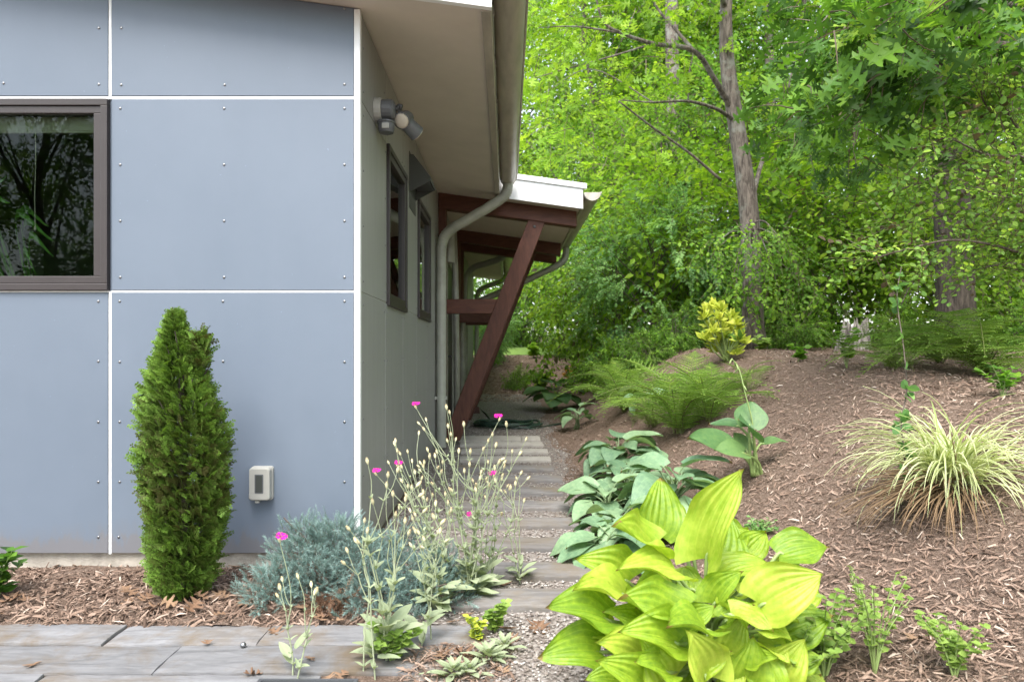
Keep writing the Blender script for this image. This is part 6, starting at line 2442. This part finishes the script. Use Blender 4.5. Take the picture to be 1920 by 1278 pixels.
silver(onground(915, 1245), 'silvery felt-leaved rosette at the lower end of the gravel path', 22, .075, 931)
silver(onground(945, 1225), 'smaller silvery rosette nestled at the edge of the gravel', 16, .065, 932)
silver(onground(850, 1275), 'silvery rosette cut by the lower edge of the picture', 18, .07, 933)
silver(onground(880, 1272), 'silvery rosette between the leafy campion and the gravel', 14, .06, 934)

# ------------------------------------------------------------------ small broadleaf plants
WL = (LEAF8[0] * np.array([1.25, 1, 1]), LEAF8[1])


def leafy_plant(name, org, label, cat, n, h, size, mat, seed, spread=.5, group=None, leaf=WL, lean=(0, 0)):
    r = np.random.default_rng(seed)
    t = thing(name, label, cat, tuple(org), 0, group)
    mb = MB()
    pp, dd = [], []
    for k in range(n):
        a = r.uniform(0, 6.28)
        tip = np.array([math.cos(a) * spread * h * r.uniform(.2, 1) + lean[0] * h, math.sin(a) * spread * h * r.uniform(.2, 1) + lean[1] * h, h * r.uniform(.6, 1.1)])
        q = cr([(0, 0, -.01), tip * np.array([.35, .35, .55]), tip], 5)
        mb.tube(q, np.linspace(.0035, .0014, len(q)), 4, False)
        for j in range(3, len(q)):
            for s in range(2):
                pp.append(q[j])
                b_ = r.uniform(0, 6.28)
                dd.append([math.cos(b_), math.sin(b_), .25])
    V, Fq, T = stamp([(leaf[0] * size, leaf[1], np.full(len(leaf[0]), .5))], np.zeros(len(pp), int), frames(norm(np.array(dd)), r.normal(0, .35, (len(pp), 3)) + np.array([0, -.25, 1])), np.array(pp), r.uniform(.55, 1.15, len(pp)), r.normal(0, .18, len(pp)))
    mb.build('stem', M['petiole'], t, smooth=True)
    add('foliage', np_mesh('foliage', V, Fq, T), mat, t)
    return t


leafy_plant('leafy_weed', onground(1545, 1275), 'bright green leafy weed at the lower edge right of the golden hosta', 'weed', 24, .26, .032, G['weed'], 951, .8, 'weeds at the lower right')
leafy_plant('leafy_weed', onground(1480, 1300), 'leafy weed overlapping the lower leaves of the golden hosta', 'weed', 20, .21, .032, G['weed'], 952, .9, 'weeds at the lower right')
leafy_plant('leafy_weed', onground(1640, 1262), 'tall spindly weed with small leaves on the mulch at lower right', 'weed', 12, .30, .026, G['weed'], 953, .7, 'weeds at the lower right')
leafy_plant('leafy_weed', onground(1790, 1275), 'small sprouting weed on the mulch near the lower right corner', 'weed', 11, .18, .03, G['weed'], 954, .7, 'weeds at the lower right')
leafy_plant('leafy_weed', onground(1420, 1010), 'low dark creeping weed behind the golden hosta on the mulch', 'weed', 16, .09, .022, G['blue'], 955, 1.1)
leafy_plant('bed_perennial', onground(-8, 1130), 'glossy green leafy plant cut by the left edge below the wall', 'plant', 12, .21, .06, G['oak'], 956, .5)
leafy_plant('yellowing_seedling', onground(895, 1205), 'small yellowing seedling at the patio corner', 'plant', 5, .11, .030, G['yellow'], 957, .5)
leafy_plant('green_seedling', onground(930, 1190), 'small light green seedling on the gravel beside the yellowing one', 'plant', 6, .12, .035, G['weed'], 958, .6)
leafy_plant('orange_perennial', onground(1068, 722), 'orange-leaved plant on the bank near the end of the path', 'plant', 9, .32, .10, G['orange'], 959, .6)
leafy_plant('bank_seedling', onground(1497, 678), 'tiny green seedling alone on the crest of the mulch', 'plant', 4, .13, .07, G['mid'], 960, .5)
leafy_plant('bank_seedling', onY(1428, 8.2), 'bright green seedling at the foot of the grey trunk', 'plant', 6, .2, .09, G['weed'], 961, .6)
leafy_plant('bank_seedling', onground(1588, 690), 'leggy seedling in front of the stump', 'plant', 7, .32, .06, G['mid'], 962, .5)
leafy_plant('bank_seedling', onground(1880, 745), 'leafy seedling at the right edge below the big fern', 'plant', 6, .2, .05, G['mid'], 963, .7)
leafy_plant('patio_seedling', onground(735, 1245), 'bright green seedlings among the leafy campion', 'plant', 9, .12, .04, G['weed'], 964, .8)
leafy_plant('lawn_sprout', onY(1000, 16.6), 'single upright sprout at the edge of the far lawn', 'plant', 8, .35, .16, G['lime'], 965, .3)
leafy_plant('bank_seedling', onground(1015, 735), 'bushy perennial left of the small hosta by the far path', 'plant', 18, .38, .10, G['mid'], 966, .7)

# house plant leaves behind the glass
for k, (tip, mid) in enumerate([((92, 425), (40, 410)), ((100, 452), (45, 432)), ((96, 448), (30, 415)), ((100, 480), (55, 455)), ((70, 520), (45, 470)), ((-60, 400), (-40, 420)), ((20, 380), (-10, 400)), ((12, 330), (-20, 400)), ((-120, 450), (-70, 420))]):
    a, c = P(*mid, D + .45 - .03 * k), P(*tip, D + .30 - .02 * k)
    b0_ = np.array([FX(-40), D + .55, .93])
    q = cr([b0_, a, c], 7)
    w = np.interp(np.linspace(0, 1, len(q)), [0, .3, .7, 1], [.012, .026, .02, .001])
    V = np.concatenate([[p_ + np.array([0, -.3 * w_, w_]), p_, p_ + np.array([0, -.3 * w_, -w_])] for p_, w_ in zip(q, w)])
    Fq = np.array([(3 * i + j, 3 * i + j + 1, 3 * i + j + 4, 3 * i + j + 3) for i in range(len(q) - 1) for j in range(2)])
    o = add('leaf', np_mesh('leaf', V - np.array(hp.location), Fq, np.full(len(V), .5), smooth=True), G['strap'], hp)

# ------------------------------------------------------------------ mulch chips, gravel, fallen leaves
r = np.random.default_rng(1001)


def chip_templates(n=8):
    out = []
    for k in range(n):
        w, h, b_ = r.uniform(.05, .17), r.uniform(.03, .09), r.normal(0, .07)
        V = np.array([(-w * .5, 0, 0), (w * .45, .05, 0), (-w * .6, .5, b_), (w * .6, .55, b_), (.02, .45, h + b_), (-w * .25, 1, .0), (w * .3, .94, 0)])
        Fq = np.array([(0, 4, 1), (0, 2, 4), (1, 4, 3), (2, 5, 4), (4, 5, 6), (4, 6, 3)])
        out.append((V - np.array([0, .5, 0]), Fq, np.full(7, .5)))
    return out


CH = chip_templates()


def chips(x, y, lo, hi, dark=0.0, lift=.004, tilt=.35):
    n = len(x)
    e = .05
    nx = (gz(x - e, y) - gz(x + e, y)) / (2 * e)
    ny = (gz(x, y - e) - gz(x, y + e)) / (2 * e)
    nn = norm(np.stack([nx, ny, np.ones(n)], 1) + r.normal(0, tilt, (n, 3)) * np.array([1, 1, 0]))
    a = r.uniform(0, 6.283, n)
    d = np.stack([np.cos(a), np.sin(a), np.zeros(n)], 1)
    d = norm(d - nn * (d * nn).sum(1, keepdims=True))
    pos = np.stack([x, y, gz(x, y) + lift + r.random(n) * .012], 1)
    sc_ = lo + (hi - lo) * r.random(n) ** 2.6
    dt = np.clip(r.normal(-.06 - dark, .19, n), -.5, .5)
    # a few bleached pieces
    dt = np.where(r.random(n) < .022, .40, dt)
    return stamp(CH, r.integers(0, len(CH), n), frames(d, nn), pos, sc_, dt)


# bank: density falls with distance from the camera
n = 62000
yy = 1.0 + (r.random(n) ** 1.75) * 9.5
xx = .42 + r.random(n) * (np.clip(.80 * yy + .5, 1.6, 7.5) - .42)
edge = path_edge_r(yy) + .05 * np.sin(3.1 * yy) + .03 * np.sin(7.7 * yy)
k_ = xx > edge + r.normal(0, .035, n)
xx, yy = xx[k_], yy[k_]
V, Fq, T = chips(xx, yy, .010, .062)
tag(add('bark_mulch', np_mesh('bark_mulch', V, Fq, T), M['mulch']), 'shredded brown bark mulch covering the bank right of the path', 'mulch', kind='stuff')
n = 58000
yy = 1.0 + (r.random(n) ** 1.75) * 9.0
xx = .42 + r.random(n) * (np.clip(.80 * yy + .5, 1.6, 7.5) - .42)
edge = path_edge_r(yy) + .05 * np.sin(3.1 * yy) + .03 * np.sin(7.7 * yy)
k_ = xx > edge + r.normal(0, .04, n)
CHIPS_BIG = CH
CH = [(np.array([(-w_, -.5, 0), (w_, -.45, .02), (w_ * .8, .5, b_), (-w_ * .7, .48, b_ + .03)]), np.array([(0, 1, 2), (0, 2, 3)]), np.full(4, .5)) for w_, b_ in ((.06, .05), (.09, -.04), (.045, .1), (.12, .0))]
V, Fq, T = chips(xx[k_], yy[k_], .008, .040, -.02, lift=.006, tilt=.5)
CH = CHIPS_BIG
tag(add('mulch_shreds', np_mesh('mulch_shreds', V, Fq, T), M['mulch']), 'fine tan shreds of bark filling the mulch bank', 'mulch', kind='stuff')
# bed below the front wall
n = 14500
xx, yy = r.uniform(-3.2, -.45, n), r.uniform(2.705, 3.41, n)
V, Fq, T = chips(xx, yy, .012, .075, .10, tilt=.45)
V[:, 2] += np.interp(V[:, 1], [2.7, 2.78, 3.2, 3.41], [0, .014, .010, -.008])
tag(add('bed_mulch', np_mesh('bed_mulch', V, Fq, T), M['mulch']), 'dark shredded bark mulch in the bed below the front wall', 'mulch', kind='stuff')
bx_ = np.linspace(-3.3, -.42, 60)
by_ = np.linspace(2.70, 3.415, 20)
V, F_ = grid_sheet(bx_, by_)
V[:, 2] += np.interp(V[:, 1], [2.7, 2.78, 3.2, 3.41], [.004, .014, .010, .004]) + r.normal(0, .003, len(V)) + .010 * np.sin(V[:, 0] * 7) * np.sin(V[:, 1] * 9)
struct('planting_bed', np_mesh('planting_bed', V, F_, smooth=True), bpy.data.materials['woodland_soil'])
# slope beyond the end of the path
n = 6500
xx, yy = r.uniform(-.7, 2.2, n), r.uniform(11.8, 17.5, n)
V, Fq, T = chips(xx, yy, .04, .16)
tag(add('slope_mulch', np_mesh('slope_mulch', V, Fq, T), M['mulch']), 'pale mulch on the slope beyond the end of the path', 'mulch', kind='stuff')

# gravel
ico_v = []
gr_ = (1 + 5 ** .5) / 2
for a, c in ((1, gr_), (-1, gr_), (1, -gr_), (-1, -gr_)):
    ico_v += [(0, a, c), (a, c, 0), (c, 0, a)]
ico_v = norm(np.array(ico_v))
from itertools import combinations
dmin = min(np.linalg.norm(ico_v[i] - ico_v[j]) for i, j in combinations(range(12), 2))
ico_f = []
for i, j, k in combinations(range(12), 3):
    if max(np.linalg.norm(ico_v[i] - ico_v[j]), np.linalg.norm(ico_v[j] - ico_v[k]), np.linalg.norm(ico_v[i] - ico_v[k])) < dmin * 1.05:
        nn = np.cross(ico_v[j] - ico_v[i], ico_v[k] - ico_v[i])
        ico_f.append((i, j, k) if nn.dot(ico_v[i]) > 0 else (i, k, j))
ico_f = np.array(ico_f)
oct_v = np.array([(1, 0, 0), (-1, 0, 0), (0, 1, 0), (0, -1, 0), (.45, .45, .62), (-.45, .45, .62), (-.45, -.45, .62), (.45, -.45, .62)], float)
oct_f = np.array([(4, 5, 6), (4, 6, 7), (0, 2, 4), (2, 5, 4), (2, 1, 5), (1, 6, 5), (1, 3, 6), (3, 7, 6), (3, 0, 7), (0, 4, 7)])
PEB = [(oct_v * (1 + r.normal(0, .16, (8, 1))) * np.array([1, r.uniform(.7, 1), .8]), oct_f, np.full(8, .5)) for _ in range(8)]
n = 21000
yy = 1.7 + (r.random(n) ** 1.7) * 8.0
xl = np.where(yy > 3.42, -.73, np.where(yy > 2.74, -.55, np.where(yy > 2.5, -.08, -.2)))
edge = path_edge_r(yy) + .05 * np.sin(3.1 * yy) + .03 * np.sin(7.7 * yy)
xx = xl + r.random(n) * (edge + .08 - xl)
pos = np.stack([xx, yy, gz(xx, yy) + .008 + r.random(n) * .005], 1)
a = r.uniform(0, 6.28, n)
V, Fq, T = stamp(PEB, r.integers(0, 8, n), frames(np.stack([np.cos(a), np.sin(a), r.normal(0, .25, n)], 1), np.tile([0, 0, 1.0], (n, 1))), pos, .0042 + .0062 * r.random(n) ** 2, np.clip(r.normal(0, .25, n), -.48, .5))
tag(add('pea_gravel', np_mesh('pea_gravel', V, Fq, T), M['gravelstone']), 'grey and tan pea gravel between the path steps', 'gravel', kind='stuff')
# a thin sprinkling of bark on the gravel
n = 2600
yy = 1.8 + r.random(n) ** 1.3 * 9
edge = path_edge_r(yy)
xx = np.where(r.random(n) < .55, edge - np.abs(r.normal(0, .10, n)), r.uniform(-.7, .5, n))
ok = ~((yy < 3.42) & (xx < -.12))
V, Fq, T = chips(xx[ok], yy[ok], .012, .045, lift=.012)
tag(add('scattered_bark', np_mesh('scattered_bark', V, Fq, T), M['mulch']), 'bits of bark and litter strewn over the gravel path', 'mulch', kind='stuff')


n = 1500
V, Fq, T = chips(r.uniform(-.36, .02, n), r.uniform(1.9, 2.525, n), .012, .06, .05, lift=.012)
tag(add('patio_litter', np_mesh('patio_litter', V, Fq, T), M['mulch']), 'bark and leaf litter between the patio planks and the gravel', 'litter', kind='stuff')


def dry_leaf_mesh(seed, curl):
    rr = np.random.default_rng(seed)
    v = OAK[0].copy()
    if seed % 2:
        v[:, 0] *= 1.1
    x, y = v[:, 0].copy(), v[:, 1].copy()
    v[:, 2] = curl * (1.1 * x * x + .4 * (y - .5) ** 2) + .03 * np.sin(9 * y + seed) * np.sign(x) + rr.normal(0, .006, len(v))
    return np_mesh('leaf', v, OAK[1], np.clip(.5 + .25 * np.sin(seed * 3.3) + .1 * y, 0, 1))


DRY = [dry_leaf_mesh(k, c) for k, c in enumerate((.3, .7, .15, 1.0, .5))]
for d in DRY:
    d.materials.append(M['dryleaf'])
spots = [('dry fallen oak leaf on the mulch at the foot of the arborvitae', [(255, 1130), (285, 1128), (320, 1160), (350, 1165), (335, 1150), (240, 1136), (390, 1140), (405, 1128), (300, 1155), (420, 1120), (425, 1165), (270, 1160)]),
         ('dry fallen leaf on the mulch close under the wall', [(100, 1068), (135, 1066), (195, 1078), (390, 1085), (440, 1070)]),
         ('dry fallen leaf by the glossy plant at the left edge', [(15, 1125), (30, 1140), (8, 1165), (40, 1130)]),
         ('dry fallen leaf at the front foot of the juniper', [(600, 1165), (580, 1160), (560, 1150), (620, 1168), (650, 1172), (470, 1150), (765, 1165), (780, 1150)]),
         ('dry curled leaf among the stems of the rose campions', [(830, 1150), (850, 1148), (870, 1155), (900, 1140), (815, 1160), (840, 1170), (945, 1105), (930, 1110)]),
         ('dry leaf on the gravel at the lower end of the path', [(820, 1235), (840, 1240), (810, 1250), (850, 1230), (950, 1210), (975, 1205), (990, 1180), (960, 1185), (1010, 1170), (930, 1260), (880, 1240)]),
         ('small dry leaf lying on the pale patio planks', [(55, 1262), (390, 1210), (590, 1250), (455, 1275), (620, 1275), (650, 1268), (505, 1188)]),
         ('pale dry leaf on the mulch bank at lower right', [(1715, 1200), (1810, 1045), (1770, 990), (1800, 1000), (1705, 1195), (1650, 1005), (1890, 900)])]
for lb, ps in spots:
    for k, (px, py) in enumerate(ps):
        g = onground(px, py)
        lift = .012
        if 2.7 < g.y < 3.41 and g.x < -.45:
            lift = .02 + float(np.interp(g.y, [2.7, 2.78, 3.2, 3.41], [.0, .014, .010, -.008]))
        elif g.y < 2.715 and g.x < -.07:
            lift = .02
        o = add('fallen_leaf', DRY[(k + px) % 5], None, loc=(g.x, g.y, g.z + lift), rot=(r.normal(0, .2), r.normal(0, .2), r.uniform(0, 6.28)), scale=r.uniform(.055, .105) * (.75 if 'patio' in lb else 1))
        tag(o, lb, 'leaf', lb.replace('dry ', 'dry leaves: ').split(' on ')[0] if False else 'fallen leaves: ' + lb)
